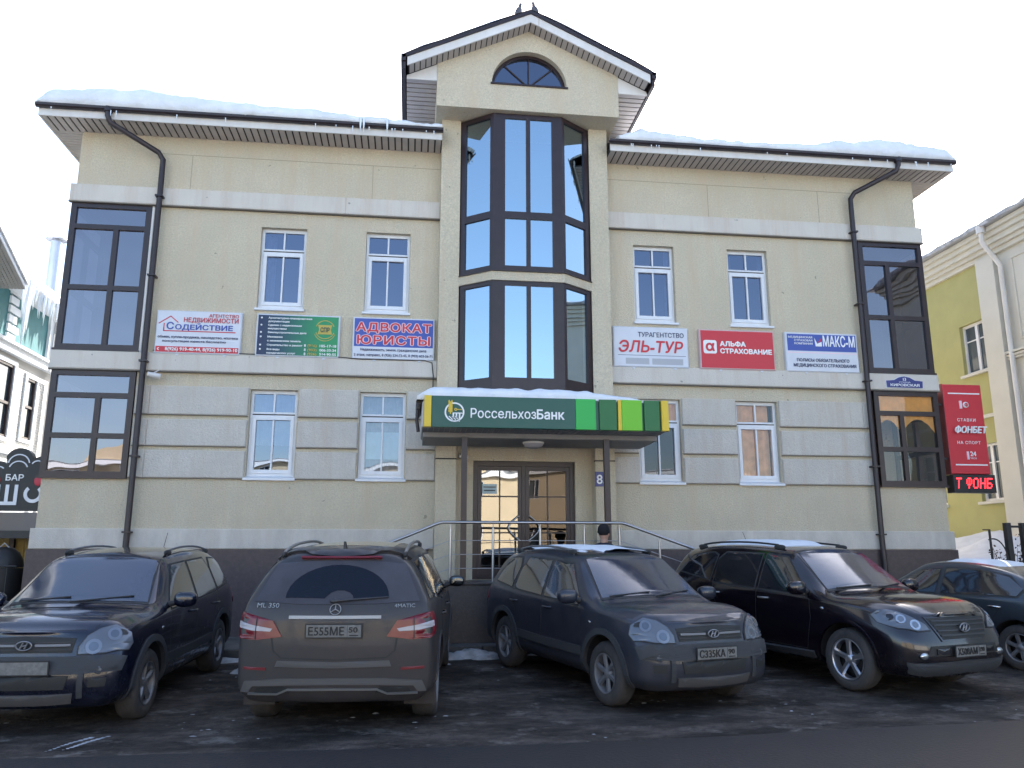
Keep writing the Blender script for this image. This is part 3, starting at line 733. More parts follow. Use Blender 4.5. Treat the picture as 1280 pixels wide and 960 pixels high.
rail = thing('handrail', 'stainless steel handrail in front of the entrance platform', 'handrail', (2.08, -1.55, 1.2))
yr = -1.56
b = MB(); b.tube([(-1.6, yr, 1.32), (.0, yr, 1.95), (.42, yr, 2.125), (.52, yr, 2.155), (3.5, yr, 2.155), (3.62, yr, 2.12), (4.72, yr, 1.735)], .025, 10); b.build('top_rail', M_steel, rail)
def rz_(x): return 2.155 if .5 < x < 3.55 else (2.155 - .375 * (.5 - x) if x < .5 else 2.135 - .35 * (x - 3.58))
def fl_(x): return 1.2 if .35 < x < 3.75 else (max(.28, 1.2 - .4 * (.35 - x)) if x < .35 else max(.28, 1.2 - .93 * (x - 3.75)))
for x in (-1.4, -.4, .655, 1.345, 2.12, 2.86, 3.45, 4.13, 4.68):
    b = MB(); b.tube([(x, yr, fl_(x) - .12), (x, yr, rz_(x) - .09)], .021, 8); b.tube([(x, yr, rz_(x) - .09), (x, yr, rz_(x) - .02)], .008, 6); b.build('post', M_steel, rail)
for dz in (.29, .51, .73):
    b = MB(); b.tube([(.655, yr, 2.155 - dz), (3.45, yr, 2.155 - dz)], .007, 6); b.build('wire', M_steel, rail)
    b = MB(); b.tube([(3.45, yr, 2.155 - dz), (4.68, yr, rz_(4.68) - dz)], .007, 6); b.build('wire', M_steel, rail)
    b = MB(); b.tube([(-1.4, yr, rz_(-1.4) - dz), (.655, yr, 2.155 - dz)], .007, 6); b.build('wire', M_steel, rail)

can = thing('entrance_canopy', 'flat snow-topped canopy on two brown posts over the glass door', 'canopy', (2.2, -1.1, 3.6))
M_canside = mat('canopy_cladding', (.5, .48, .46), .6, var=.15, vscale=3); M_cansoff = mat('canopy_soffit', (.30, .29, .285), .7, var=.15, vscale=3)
cx0, cx1, cyf = .16, 4.22, -1.93
b = MB(); b.box(cx0, cx1, cyf, -.302, 3.655, 4.08); b.build('deck', M_canside, can)
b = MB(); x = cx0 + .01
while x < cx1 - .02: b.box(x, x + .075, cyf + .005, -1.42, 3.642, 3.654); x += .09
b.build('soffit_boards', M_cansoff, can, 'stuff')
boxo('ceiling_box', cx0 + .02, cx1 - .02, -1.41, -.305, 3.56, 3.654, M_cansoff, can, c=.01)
b = MB(); b.box(cx0 - .012, cx0 - .001, cyf + .02, -.4, 3.66, 4.06); b.build('side_board', M_white, can)
b = MB(); b.tube([(cx0 - .07, cyf + .1, 4.08), (cx0 - .07, -.5, 4.07)], .045, 8); b.tube([(cx0 - .07, -1.3, 4.04), (cx0 - .09, -1.3, 3.86), (cx0 - .06, -1.28, 3.66)], .03, 8); b.build('gutter', M_gutter, can)
for x in (.865, 3.275):
    b = MB(); b.box(x - .047, x + .047, -1.545, -1.455, 1.206, 3.559); b.build('post', M_brown, can)
lamp = thing('ceiling_lamp', 'round white ceiling lamp under the canopy, unlit', 'lamp', (2.1, -1.0, 3.56))
b = MB(); b.lathe([(.001, 3.45), (.08, 3.452), (.15, 3.48), (.18, 3.53)], (2.1, -1.0, 0), n=24); b.build('diffuser', M_lampwhite, lamp)
b = MB(); b.lathe([(.185, 3.528), (.19, 3.56), (.17, 3.561)], (2.1, -1.0, 0), n=24); b.build('base', M_white, lamp)
# canopy snow
b = MB(); nx, prof = 70, 7; vs = []
for i in range(nx + 1):
    x = cx0 - .1 + (cx1 - cx0 - .15) * i / nx; e = min(1, (x - cx0 + .1) / .3 + .12, max(.12, (cx1 - .24 - x) / 1.1)) 
    t = (.25 + .035 * nz(x, 1, 1, 1.8) + .02 * nz(x, 1, 6, 5)) * e ** .6
    for k, (y, z) in enumerate([(-1.96, 4.085), (-2.0 - .02 * nz(x, 8, 0, 4), 4.12 + .3 * t), (-1.93, 4.1 + .75 * t), (-1.75, 4.1 + t), (-1.3, 4.12 + 1.15 * t), (-.7, 4.12 + 1.2 * t), (-.4, 4.085)]): vs.append((x, y, z + .012 * nz(x * 5, k * 3)))
b.add(vs, [(i * prof + k, (i + 1) * prof + k, (i + 1) * prof + k + 1, i * prof + k + 1) for i in range(nx) for k in range(prof - 1)], 0, True)
for i in (0, nx): b.add(vs[i * prof:(i + 1) * prof], [tuple(range(prof))])
o = b.build('canopy_snow', M_snow, None, 'stuff'); tag(o, 'white snow heaped on top of the entrance canopy', 'snow')

M_ice0 = mat('ice', (.78, .84, .90), .15, coat=.5)
# ------------------------------------------------------------------ signs
M_dgreen = mat('dark_green_sign', (.008, .085, .062), .35); M_yellow = mat('yellow_sign', (.72, .50, .03), .4); M_green1 = mat('bright_green_sign', (.02, .42, .07), .4)
M_green2 = mat('forest_green_sign', (.012, .14, .035), .4); M_lime = mat('lime_sign', (.16, .52, .015), .4); M_wprint = mat('white_print', (.85, .85, .85), .5)
M_sred = mat('sign_red', (.58, .03, .045), .45); M_sblue = mat('sign_blue', (.05, .09, .38), .45); M_mred = mat('print_red', (.55, .04, .07), .5)
M_swhite = mat('sign_white', (.66, .68, .74), .4, var=.05, vscale=4); M_navy = mat('navy_print', (.03, .04, .12), .5); M_goldp = mat('gold_print', (.50, .38, .08), .5)
M_pinkedge = mat('pale_pink_outline', (.85, .62, .68), .5)
ys = -2.02
sg = thing('bank_sign', 'long dark green fascia sign with white lettering and a wheat emblem above the entrance', 'sign', (2.2, ys, 3.64))
def spart(name, x0, x1, m, y0=ys, y1=-1.935, z0=3.64, z1=4.15, p=sg, c=.006): return boxo(name, x0, x1, y0, y1, z0, z1, m, p, c=c)
spart('end_panel', .18, .295, M_yellow, ys - .02); spart('main_panel', .297, 2.648, M_dgreen)
spart('colour_panel', 2.65, 2.99, M_green1); spart('colour_panel', 3.05, 3.34, M_green2, ys + .0); spart('gap_panel', 2.991, 3.049, M_dgreen, ys + .04); spart('gap_panel', 3.341, 3.364, M_dgreen, ys + .04)
spart('colour_panel', 3.365, 3.425, M_yellow, ys + .0); spart('colour_panel', 3.427, 3.77, M_lime, ys - .005); spart('gap_panel', 3.771, 3.809, M_dgreen, ys + .04)
spart('colour_panel', 3.81, 4.07, M_green2); spart('gap_panel', 4.071, 4.099, M_dgreen, ys + .04); spart('end_panel', 4.10, 4.22, M_yellow, ys - .02)
text('Россельхоз', .925, 3.80, .212, ys - .004, M_wprint, sg, width=1.07, bold=.0035); text('Банк', 2.005, 3.80, .212, ys - .004, M_wprint, sg, width=.455, bold=.008)
def ring(b, cx, cz, r0, r1, y0, y1, a0=0, a1=360, n=28, mi=0):
    vs = []
    for i in range(n + 1):
        a = R(a0 + (a1 - a0) * i / n)
        for r in (r0, r1):
            for y in (y0, y1): vs.append((cx + r * math.cos(a), y, cz + r * math.sin(a)))
    fs = []
    for i in range(n):
        q = 4 * i; w = q + 4; fs += [(q, q + 2, w + 2, w), (q, w, w + 1, q + 1), (q + 2, q + 3, w + 3, w + 2)]
    b.add(vs, fs, mi)
b = MB(); ecx, ecz = .665, 3.885; ring(b, ecx, ecz, .135, .16, ys - .008, ys - .001)
for k in range(3): ring(b, ecx - .16 + .05 * k, ecz - .20, .14, .155, ys - .008, ys - .001, 18, 62, 8)
for k in range(3): b.box(ecx - .03 + k * .05, ecx - .005 + k * .05, ys - .008, ys - .001, ecz - .105, ecz - .01)
b.box(ecx - .02, ecx + .13, ys - .007, ys - .001, ecz - .022, ecz - .008); b.build('emblem', M_wprint, sg)
b = MB(); b.box(ecx - .075, ecx - .055, ys - .01, ys - .001, ecz - .03, ecz + .17)
for k in range(5):
    for q in (-1, 1): b.ell((ecx - .065 + q * .022, ys - .006, ecz + .02 + k * .038), (.014, .005, .026), 1, 8, 5)
ring(b, ecx + .02, ecz + .045, .012, .024, ys - .008, ys - .001, n=12); b.box(ecx + .042, ecx + .12, ys - .008, ys - .001, ecz + .038, ecz + .05); b.build('emblem_wheat', M_yellow, sg)

FS = .993
def fx(x): return x * FS
def fzz(z): return 1.65 + (z - 1.65) * FS
def board(name, label, x0, x1, z0=5.205, z1=6.02, body=None, rim=None, round_=.03, tilt=0):
    x0, x1 = fx(x0), fx(x1); z0, z1 = fzz(z0), fzz(z1)
    t = thing(name, label, 'sign', ((x0 + x1) / 2, 0, z0))
    boxo('frame', x0, x1, -.10, -.0025, z0, z1, rim or M_swhite, t, c=.02)
    w = x1 - x0; h = z1 - z0
    for k in (.25, .8): boxo('foot', x0 + w * k, x0 + w * k + .05, -.09, -.01, z0 - .03, z0 - .001, M_swhite, t)
    def P(u, v): return x0 + w * u, z0 + h * v
    def rect(nm, u0, u1, v0, v1, m, d=.002):
        a, c = P(u0, v0), P(u1, v1); return boxo(nm, a[0], c[0], -.10 - d, -.0995 + 0, a[1], c[1], m, t)
    def T(s, u, v, hh, m, width=None, align='LEFT', bold=0., shear=0., d=.104, **k):
        p = P(u, v); return text(s, p[0], p[1], hh * h * 1.37, -d, m, t, align=align, bold=bold * h, shear=shear, width=None if width is None else width * w, depth=.001, **k)
    return t, rect, T, P
# white estate agency sign
t, rect, T, P = board('agency_sign', 'white estate agency sign with a red house outline and a red phone strip', -4.68, -3.17)
rect('phone_strip', .02, .98, .035, .165, M_sred)
T('АГЕНТСТВО', .96, .86, .075, M_mred, .35, 'RIGHT', .002); T('НЕДВИЖИМОСТИ', .96, .735, .105, M_mred, .64, 'RIGHT', .004)
T('С', .125, .56, .16, M_sblue, .085, 'LEFT', .008); T('ОДЕЙСТВИЕ', .225, .56, .115, M_sblue, .675, 'LEFT', .007)
T('обмен, купля-продажа, наследство, ипотека', .5, .36, .055, M_navy, .93, 'CENTER', .002); T('консультации юриста бесплатно', .46, .265, .05, M_navy, .74, 'CENTER', .002)
T('8(926) 919-40-44, 8(926) 919-90-10', .55, .07, .075, M_wprint, .84, 'CENTER', .004, d=.106)
def poly_line(t, P, pts, wd, m, name, y=-.1035):
    b = MB()
    for (a, c) in zip(pts, pts[1:]):
        A, C = Vector((*P(*a), 0)), Vector((*P(*c), 0)); d = (C - A).normalized(); n = Vector((-d.y, d.x, 0)) * wd
        A -= d * wd * .6; C += d * wd * .6
        q = [A + n, C + n, C - n, A - n]; b.prism([(v.x, v.y) for v in q], y, -.1, 'y')
    return b.build(name, m, t)
poly_line(t, P, [(.035, .69), (.165, .86), (.255, .72)], .009, M_mred, 'house_outline'); poly_line(t, P, [(.095, .69), (.095, .52), (.93, .52)], .009, M_mred, 'house_outline', -.1045)
b = MB(); c_ = P(.055, .1); ring(b, c_[0], c_[1], .012, .024, -.106, -.1, 60, 300, 10); b.build('phone_symbol', M_wprint, t)
# green law services board
def ramp_mat():
    m = mat('navy_to_green_print', (0, 0, 0), .4); n = m.node_tree.nodes; l = m.node_tree.links
    g = n.new('ShaderNodeNewGeometry'); s = n.new('ShaderNodeSeparateXYZ'); l.new(g.outputs['Position'], s.inputs[0])
    r = n.new('ShaderNodeMapRange'); r.inputs['From Min'].default_value = -2.85; r.inputs['From Max'].default_value = -1.75; l.new(s.outputs['X'], r.inputs['Value'])
    c = n.new('ShaderNodeValToRGB'); c.color_ramp.elements[0].color = (.010, .015, .07, 1); c.color_ramp.elements[1].color = (.02, .27, .10, 1); e = c.color_ramp.elements.new(.35); e.color = (.012, .06, .10, 1)
    l.new(r.outputs[0], c.inputs[0]); l.new(c.outputs[0], n['Principled BSDF'].inputs['Base Color']); return m
t, rect, T, P = board('legal_services_sign', 'dark blue to green board with white bullet lines and a gold crest', -2.91, -1.39)
rect('print', .02, .98, .035, .965, ramp_mat())
lines = [('Архитектурно-планировочная', .90, .52), ('документация', .82, .25), ('Сделки с недвижимым', .73, .40), ('имуществом', .65, .22), ('Землеустроительные дела', .56, .46), ('Межевание', .455, .18), ('с межеванием земель', .365, .40), ('Строительство и ремонт', .265, .42), ('Все виды', .165, .15), ('юридических услуг', .08, .34)]
for s, v, wd in lines: T(s, .14, v - .02, .042, M_wprint, wd, bold=.003, d=.1055)
for v in (.90, .73, .56, .455, .265, .165):
    p = P(.06, v); bb = MB(); bb.lathe([(.0005, -.105), (.017, -.1045), (.019, -.1)], (p[0], 0, p[1]), 'y', 10); bb.build('bullet', M_wprint, t)
for s, s2, v in (('(916)', '105-17-18', .265), ('(903)', '006-33-34', .165), ('(926)', '514-90-55', .07)):
    T('8', .58, v - .02, .06, M_wprint, .02, bold=.003, d=.1055); T(s, .62, v - .02, .06, M_goldp, .11, bold=.003, d=.1055); T(s2, .765, v - .02, .06, M_wprint, .2, bold=.003, d=.1055)
b = MB(); c_ = P(.82, .66); ring(b, c_[0], c_[1], .165, .178, -.107, -.1, 20, 160); ring(b, c_[0], c_[1], .165, .178, -.107, -.1, 200, 340); ring(b, c_[0], c_[1] - .02, .19, .2, -.107, -.1, 200, 340)
b.prism([(c_[0] - .13, c_[1] + .09), (c_[0] + .13, c_[1] + .09), (c_[0] + .105, c_[1]), (c_[0] + .13, c_[1] - .09), (c_[0] - .13, c_[1] - .09), (c_[0] - .105, c_[1])], -.107, -.1, 'y'); b.build('crest', M_goldp, t)
T('СПР', .82, .60, .11, M_dgreen, .11, 'CENTER', .006, d=.1085)
# lawyers sign
t, rect, T, P = board('lawyer_sign', 'white sign with two lines of big red letters on a violet-blue field', -1.155, .375)
rect('print', .02, .98, .3, .965, M_sblue)
for s, v, wd in (('АДВОКАТ', .665, .92), ('ЮРИСТЫ', .36, .89)):
    T(s, .5, v, .2, M_pinkedge, wd + .015, 'CENTER', .034, d=.1035, space=1.08); T(s, .5, v, .2, M_sred, wd, 'CENTER', .012, d=.1065, space=1.08)
T('Недвижимость, земля, гражданские дела', .5, .2, .06, M_navy, .8, 'CENTER', .002); T('2 этаж, направо, 8 (926) 534-73-45, 8 (903) 603-56-71', .5, .075, .06, M_navy, .95, 'CENTER', .002)
# travel agency
t, rect, T, P = board('travel_agency_sign', 'white rounded travel agency sign with big slanted dark red letters', 3.835, 5.35)
T('ТУРАГЕНТСТВО', .94, .75, .115, M_navy, .61, 'RIGHT', .002); T('ЭЛЬ-ТУР', .5, .37, .28, M_sred, .86, 'CENTER', .014, shear=.18)
rect('rule', .06, .96, .285, .295, M_navy); rect('pasted_strip', .16, .47, .07, .22, mat('grey_strip', (.42, .43, .46), .5)); rect('pasted_strip', .51, .92, .07, .22, MATS['grey_strip'])
# insurance red
t, rect, T, P = board('insurance_sign', 'red insurance sign with a white rounded letter badge on its left', 5.585, 7.13, rim=mat('pinkish_rim', (.62, .45, .45), .4))
rect('print', .015, .985, .035, .965, M_sred)
b = MB(); c_ = P(.135, .555); w_ = .135
b.prism([(c_[0] + sx * (w_ - rr) + rr * math.cos(a), c_[1] + sz * (w_ - rr) + rr * math.sin(a)) for sx, sz, a0 in ((1, 1, 0), (-1, 1, 90), (-1, -1, 180), (1, -1, 270)) for rr in (.04,) for a in [R(a0 + 30 * k) for k in range(4)]], -.106, -.1, 'y'); b.build('badge', M_wprint, t)
T('α', .135, .46, .24, M_sred, .12, 'CENTER', .02, d=.1075); T('АЛЬФА', .265, .585, .115, M_wprint, .35, bold=.012, d=.105); T('СТРАХОВАНИЕ', .265, .405, .115, M_wprint, .695, bold=.011, d=.105)
# medical insurance
t, rect, T, P = board('medical_insurance_sign', 'white and blue medical insurance sign with a white name on its blue upper half', 7.37, 8.91)
rect('print', .025, .975, .53, .955, M_sblue); rect('rule', .02, .98, .475, .495, M_pinkedge)
T('МАКС-М', .955, .66, .27, M_wprint, .44, 'RIGHT', .010, d=.105)
b = MB(); c_ = P(.455, .745); b.prism([(c_[0] - .085, c_[1] + .10), (c_[0] - .03, c_[1] - .02), (c_[0] + .065, c_[1] + .02), (c_[0] + .065, c_[1] - .075), (c_[0] - .065, c_[1] - .075)], -.105, -.1, 'y'); b.build('emblem', M_wprint, t)
b = MB(); b.prism([(c_[0] - .02, c_[1] + .0), (c_[0] + .065, c_[1] + .10), (c_[0] + .05, c_[1] + .025)], -.105, -.1, 'y'); b.build('emblem_tip', M_sred, t)
for s, v, wd in (('МЕДИЦИНСКАЯ', .85, .33), ('СТРАХОВАЯ', .77, .25), ('КОМПАНИЯ', .69, .25)): T(s, .37, v, .05, M_wprint, wd, 'RIGHT', .001, d=.105)
T('ПОЛИСЫ ОБЯЗАТЕЛЬНОГО', .5, .26, .08, M_navy, .72, 'CENTER', .003); T('МЕДИЦИНСКОГО СТРАХОВАНИЯ', .52, .13, .08, M_navy, .86, 'CENTER', .003)
# street name plate and house number
M_plum = mat('blue_enamel', (.035, .04, .20), .3)
sp = thing('street_name_plate', 'small blue enamel street plate with a raised middle under the right corner window', 'sign', (9.8, -.08, 4.9))
pc = 9.78; poly = [(pc - .38, 4.915), (pc + .38, 4.915), (pc + .39, 5.05), (pc + .22, 5.065), (pc + .12, 5.12), (pc, 5.145), (pc - .12, 5.12), (pc - .22, 5.065), (pc - .39, 5.05)]
b = MB(); b.prism(poly, -.10, -.0755, 'y'); b.build('plate', M_plum, sp)
b = MB(); b.prism([(pc + (p[0] - pc) * 1.05, 5.02 + (p[1] - 5.02) * 1.1) for p in poly], -.09, -.0752, 'y'); b.build('border', M_swhite, sp)
text('13', pc, 5.055, .085, -.1015, M_wprint, sp, align='CENTER', bold=.002, depth=.001); text('УЛИЦА', pc, 5.012, .035, -.1015, M_wprint, sp, align='CENTER', depth=.001, width=.25)
text('КИРОВСКАЯ', pc, 4.94, .07, -.1015, M_wprint, sp, align='CENTER', bold=.002, depth=.001, width=.62)
hn = thing('house_number_plate', 'small blue house number plate on the pilaster right of the door', 'sign', (3.44, -.3, 2.86))
boxo('plate', 3.345, 3.62, -.315, -.3015, 2.86, 3.13, M_plum, hn, c=.004); text('85', 3.375, 2.91, .235, -.3165, M_wprint, hn, bold=.004, depth=.001, width=.22)
# projecting red betting sign on the right end
RX0, RX1, RY = 10.66, 11.50, .0
rs = thing('betting_sign', 'tall red projecting sign with a red running-text display below it', 'sign', (11.1, RY, 2.9))
boxo('panel', RX0, RX1, RY, RY + .22, 3.21, 5.03, M_sred, rs, c=.01)
boxo('side_edge', RX0 - .012, RX0 - .001, RY + .01, RY + .21, 3.2, 5.04, mat('dark_red_edge', (.12, .015, .02), .5), rs)
for z in (4.83, 3.38): boxo('rule', RX0 + .1, RX1 - .05, RY - .006, RY - .001, z, z + .025, M_wprint, rs)
text('СТАВКИ', 11.1, 4.27, .085, RY - .003, M_wprint, rs, align='CENTER', depth=.002, width=.40, space=1.2); text('ФОНБЕТ', 11.14, 4.03, .18, RY - .045, M_wprint, rs, align='CENTER', bold=.006, shear=.25, depth=.02, width=.70)
text('НА СПОРТ', 11.1, 3.81, .085, RY - .003, M_wprint, rs, align='CENTER', depth=.002, width=.50, space=1.2)
text('24', 11.16, 3.57, .13, RY - .003, M_wprint, rs, align='CENTER', bold=.003, depth=.002); text('ЧАСА', 11.16, 3.51, .05, RY - .003, M_wprint, rs, align='CENTER', depth=.002); boxo('tab', 11.02, 11.06, RY - .02, RY - .001, 3.5, 3.66, M_pinkedge, rs); boxo('tab', 10.98, 11.03, RY - .02, RY - .001, 4.53, 4.69, M_pinkedge, rs)
b = MB(); b.lathe([(.0005, RY - .02), (.06, RY - .018), (.062, RY - .001)], (11.12, 0, 4.61), 'y', 16); b.build('badge', M_wprint, rs); text('Ф', 11.12, 4.575, .1, RY - .024, M_sred, rs, align='CENTER', bold=.004, depth=.002)
dsp = boxo('led_display', RX0 + .0, RX1 + .06, RY - .03, RY + .2, 2.84, 3.195, M_blackmetal, rs, c=.01)
M_led = mat('red_led', (.6, .02, .02), .5, emit=((1, .02, .03), 2.2))
FONT5 = {'Т': ['11111', '00100', '00100', '00100', '00100', '00100', '00100'], 'Ф': ['01110', '10101', '10101', '10101', '01110', '00100', '00100'], 'О': ['01110', '10001', '10001', '10001', '10001', '10001', '01110'], 'Н': ['10001', '10001', '10001', '11111', '10001', '10001', '10001'], 'Б': ['11111', '10000', '10000', '11110', '10001', '10001', '11110'], ' ': ['00000'] * 7}
b = MB(); x = RX0 + .03; dp = .0235
for ch in 'Т ФОНБ':
    for r_, row in enumerate(FONT5[ch]):
        for c2, v in enumerate(row):
            px = x + c2 * dp + (6 - r_) * .004
            if v == '1' and px < RX1 + .04: b.box(px, px + .018, RY - .035, RY - .0305, 3.105 - r_ * .03, 3.105 - r_ * .03 + .022)
    x += (6 if ch != ' ' else 3) * dp + .005
b.build('running_text', M_led, dsp, 'stuff')
for z in (3.5, 4.6): boxo('bracket', BR + .04, RX0 - .013, RY + .06, RY + .1, z, z + .04, M_blackmetal, rs)
# wall cables and cameras
b = MB(); b.tube([(-4.66, -.09, 5.235), (-4.0, -.085, 5.205), (-3.2, -.09, 5.215), (-1.4, -.09, 5.205), (-1.0, -.09, 5.18), (.2, -.09, 5.185), (.33, -.09, 5.15), (.36, -.09, 4.9), (.36, -.05, 4.62), (.36, -.06, 4.1)], .009, 6)
tag(b.build('cable', M_blackmetal), 'thin dark cable running under the left signs and down beside the bay', 'cable')
def wall_camera(x, y, z, label, sc=1):
    c = thing('security_camera', label, 'camera', (x, y, z))
    q = MB(); q.tube([(x - .07 * sc, y - .14 * sc, z), (x + .08 * sc, y - .10 * sc, z - .02 * sc)], [.032 * sc, .036 * sc], 10); q.build('housing', M_white, c)
    q = MB(); q.tube([(x, y - .12 * sc, z + .02 * sc), (x + .03 * sc, y - .04 * sc, z + .07 * sc), (x + .03 * sc, y, z + .07 * sc)], .012, 6); q.build('bracket', M_white, c)
b = MB()
for x0_, x1_, zz in ((-6.8, .3, 9.55), (3.9, 11., 9.55)):
    for k in range(15):
        x_ = rnd.uniform(x0_, x1_); L_ = rnd.uniform(.03, .14); b.tube([(x_, YE - .1, zz + .01), (x_, YE - .1, zz - L_ * .5), (x_, YE - .1, zz - L_)], [.012, .008, .001], 5)
for x_ in (-1.12, -1.06, -.62): b.tube([(x_, YE - .11, 9.72), (x_, YE - .115, 9.6), (x_, YE - .11, 9.44)], [.03, .02, .002], 6)
tag(b.build('icicles', M_ice0, None, 'stuff'), 'small icicles hanging from the gutters of both wings', 'icicles')
wall_camera(-4.57, -.05, 4.76, 'small white security camera beside the left downpipe', 1.4)
wall_camera(.93, -.02, 3.4, 'small white security camera above the left of the door', 1.1)
# pigeons on the ridge
M_pigeon = mat('pigeon_grey', (.10, .10, .12), .7, var=.4, vscale=20)
def pigeon(x, y, z, fl, label):
    t = thing('pigeon', label, 'pigeon', (x, y, z), group='pigeons on the gable ridge')
    q = MB(); rot = Matrix.Rotation(R(-38 * fl), 3, 'Y')
    q.ell((x, y, z + .13), (.07, .075, .12), 1, 14, 10, rot=Matrix.Rotation(R(18 * fl), 3, 'Y')); q.ell((x + .03 * fl, y, z + .26), (.035, .036, .05), 1, 12, 8); q.ell((x + .04 * fl, y, z + .305), (.03, .028, .03), 1, 12, 8)
    q.build('body', M_pigeon, t)
    q = MB(); q.tube([(x - .02 * fl, y, z + .07), (x - .07 * fl, y, z - .03)], [.04, .02], 6); q.build('tail', M_pigeon, t)
    q = MB(); q.tube([(x + .06 * fl, y, z + .305), (x + .095 * fl, y, z + .295)], [.01, .002], 6); q.build('beak', M_blackmetal, t)
    q = MB()
    for s in (-1, 1): q.tube([(x, y + s * .025, z + .04), (x + .01, y + s * .025, z - .005)], .007, 5)
    q.build('legs', M_mred, t)
pigeon(1.86, -.95, gable_z(1.86) + .05, 1, 'dark pigeon standing on the snowy ridge, the left one of the pair')
pigeon(2.19, -.95, gable_z(2.19) + .05, -1, 'dark pigeon standing on the snowy ridge, the right one of the pair')

# ------------------------------------------------------------------ cars
class Car:
    """local frame: x forward, y left, z up, origin on the ground at mid wheelbase"""
    def __init__(s, **k):
        s.__dict__.update(dict(fx=2.15, rx=-2.15, W=.9, RW=.68, ZR=1.66, wb=2.63, tr=.345, bf=1.0, br=1.08, cowl=(1.12, 1.08), wt=(.30, 1.60), rr=(-1.78, 1.56),
            tb=-2.06, hf=.87, zb=.25, arch=.40, deck=None, hood_bulge=.03, nose=.04, clad_z=.5, clad=True, tw=.22), **k)
        s.shell()
    def shell(s):
        W, RW, ZR = s.W, s.RW, s.ZR; f, r = s.fx, s.rx; h = s.wb / 2; zb = s.zb
        cx, cz = s.cowl; wx, wz = s.wt; bx, bz = s.rr; b0, b1 = s.br, s.bf; hf = s.hf
        def belt(x): t = (x - r) / (f - r); return b0 + (b1 - b0) * t
        # station: xl, yl factor, belt(x,y,z), rail6(x,y,z), rail7(x,y,z), centre8(x,z)
        tb = s.tb
        if s.deck is None:
            tail = [
             (r + .05, .66, (tb - .0, .60 * W / .9, b0), (bx - .03, .50 * RW / .68, bz - .02), (bx - .03, .28, bz), (bx - .03, bz + .005)),
             (r + .13, .955, (tb + .08, .90 * W, b0), (bx + .02, .955 * RW, bz - .035), (bx + .02, .36, bz + .015), (bx + .02, bz + .025)),
             (r + .40, 1.0, (tb + .32, .975 * W, b0), (bx + .20, RW, bz), (bx + .2, .38, bz + .045), (bx + .2, bz + .055))]
        else:
            dx, dz = s.deck
            tail = [
             (r + .05, .66, (r + .08, .58, dz - .08), (r + .1, .48, dz - .03), (r + .12, .28, dz - .01), (r + .12, dz)),
             (r + .13, .955, (r + .2, .88 * W, dz - .07), (r + .22, .62, dz - .01), (r + .24, .36, dz + .01), (r + .24, dz + .015)),
             (r + .40, 1.0, (r + .45, .96 * W, b0 - .03), (dx - .02, .66, dz + .0), (dx - .05, .36, dz + .03), (dx - .06, dz + .035))]
        xm1 = bx + .2 + (wx - bx - .2) * .3; xm2 = bx + .2 + (wx - bx - .2) * .62
        mid = [
             (-h, 1.0, (-h + .1, .98 * W, belt(-h)), (xm1 if s.deck is None else bx + .1, 1.01 * RW, ZR - .055 if s.deck is None else bz), (xm1 if s.deck is None else bx + .1, .39, ZR - .008 if s.deck is None else bz + .035), (xm1 if s.deck is None else bx + .1, ZR - .002 if s.deck is None else bz + .04)),
             (-.55, 1.0, (-.45, .98 * W, belt(-.5)), (xm2 - .15, 1.01 * RW, ZR - .045), (xm2 - .15, .39, ZR + .002), (xm2 - .15, ZR + .01)),
             (.1, 1.0, (.15, .98 * W, belt(.15)), (xm2 + .25, 1.0 * RW, ZR - .055), (xm2 + .25, .385, ZR - .01), (xm2 + .25, ZR)),
             (.62, 1.0, (.66, .975 * W, belt(.65)), (wx + .03, .955 * RW, wz - .035), (wx, .37, wz + .012), (wx - .02, wz + .02)),
             (1.0, 1.0, (cx - .06, .965 * W, belt(1.0) - .01), (cx - .10, .83 * W, cz - .045), (cx, .47, cz - .01), (cx + .05, cz))]
        def hz(t): return cz + (hf - cz) * t ** 1.25
        fr = [
             (h + .02, 1.0, (cx + .32 * (f - cx), .955 * W, cz - .09 + (hf - cz) * .2), (cx + .33 * (f - cx), .80 * W, hz(.3) + s.hood_bulge * .4), (cx + .36 * (f - cx), .44, hz(.3) + s.hood_bulge), (cx + .38 * (f - cx), hz(.3) + s.hood_bulge)),
             (h + .43, .99, (cx + .68 * (f - cx), .92 * W, hf - .055 + (cz - hf) * .2), (cx + .68 * (f - cx), .74 * W, hz(.7) + s.hood_bulge * .5), (cx + .70 * (f - cx), .42, hz(.7) + s.hood_bulge), (cx + .72 * (f - cx), hz(.7) + s.hood_bulge)),
             (f - .17, .94, (f - .26, .83 * W, hf - .11), (f - .25, .66 * W, hf - .02), (f - .22, .38, hf), (f - .2, hf + .005)),
             (f - .06, .68, (f - .13 , .62 * W, hf - .14), (f - .15, .52 * W, hf - .06), (f - .13, .32, hf - .04), (f - .12, hf - .035))]
        ST = tail + mid + fr
        L = []
        n = len(ST)
        zs = [(.86, zb), (.985, zb + .1), (1., zb + .31), (1.0, None)]
        for i, (xl, yl, be, r6, r7, c8) in enumerate(ST):
            z4 = be[2] - .17
            endf = 1 if i == n - 1 else .5 if i == n - 2 else 0; endr = 1 if i == 0 else .5 if i == 1 else 0
            dx = [-.07 * endf + .06 * endr, 0, 0.015 * endf - .0 * endr, -s.nose * endf + .02 * endr]
            row = [Vector((xl + dx[0], 0, zb))]
            for q, (yy, zz) in enumerate(zs):
                row.append(Vector((xl + dx[q], yy * yl * W, z4 if zz is None else zz)))
            row.append(Vector(be)); row.append(Vector(r6)); row.append(Vector(r7)); row.append(Vector((c8[0], 0, c8[1])))
            L.append(row)
        bm = bmesh.new(); cl = bm.edges.layers.float.new('crease_edge')
        V = {}
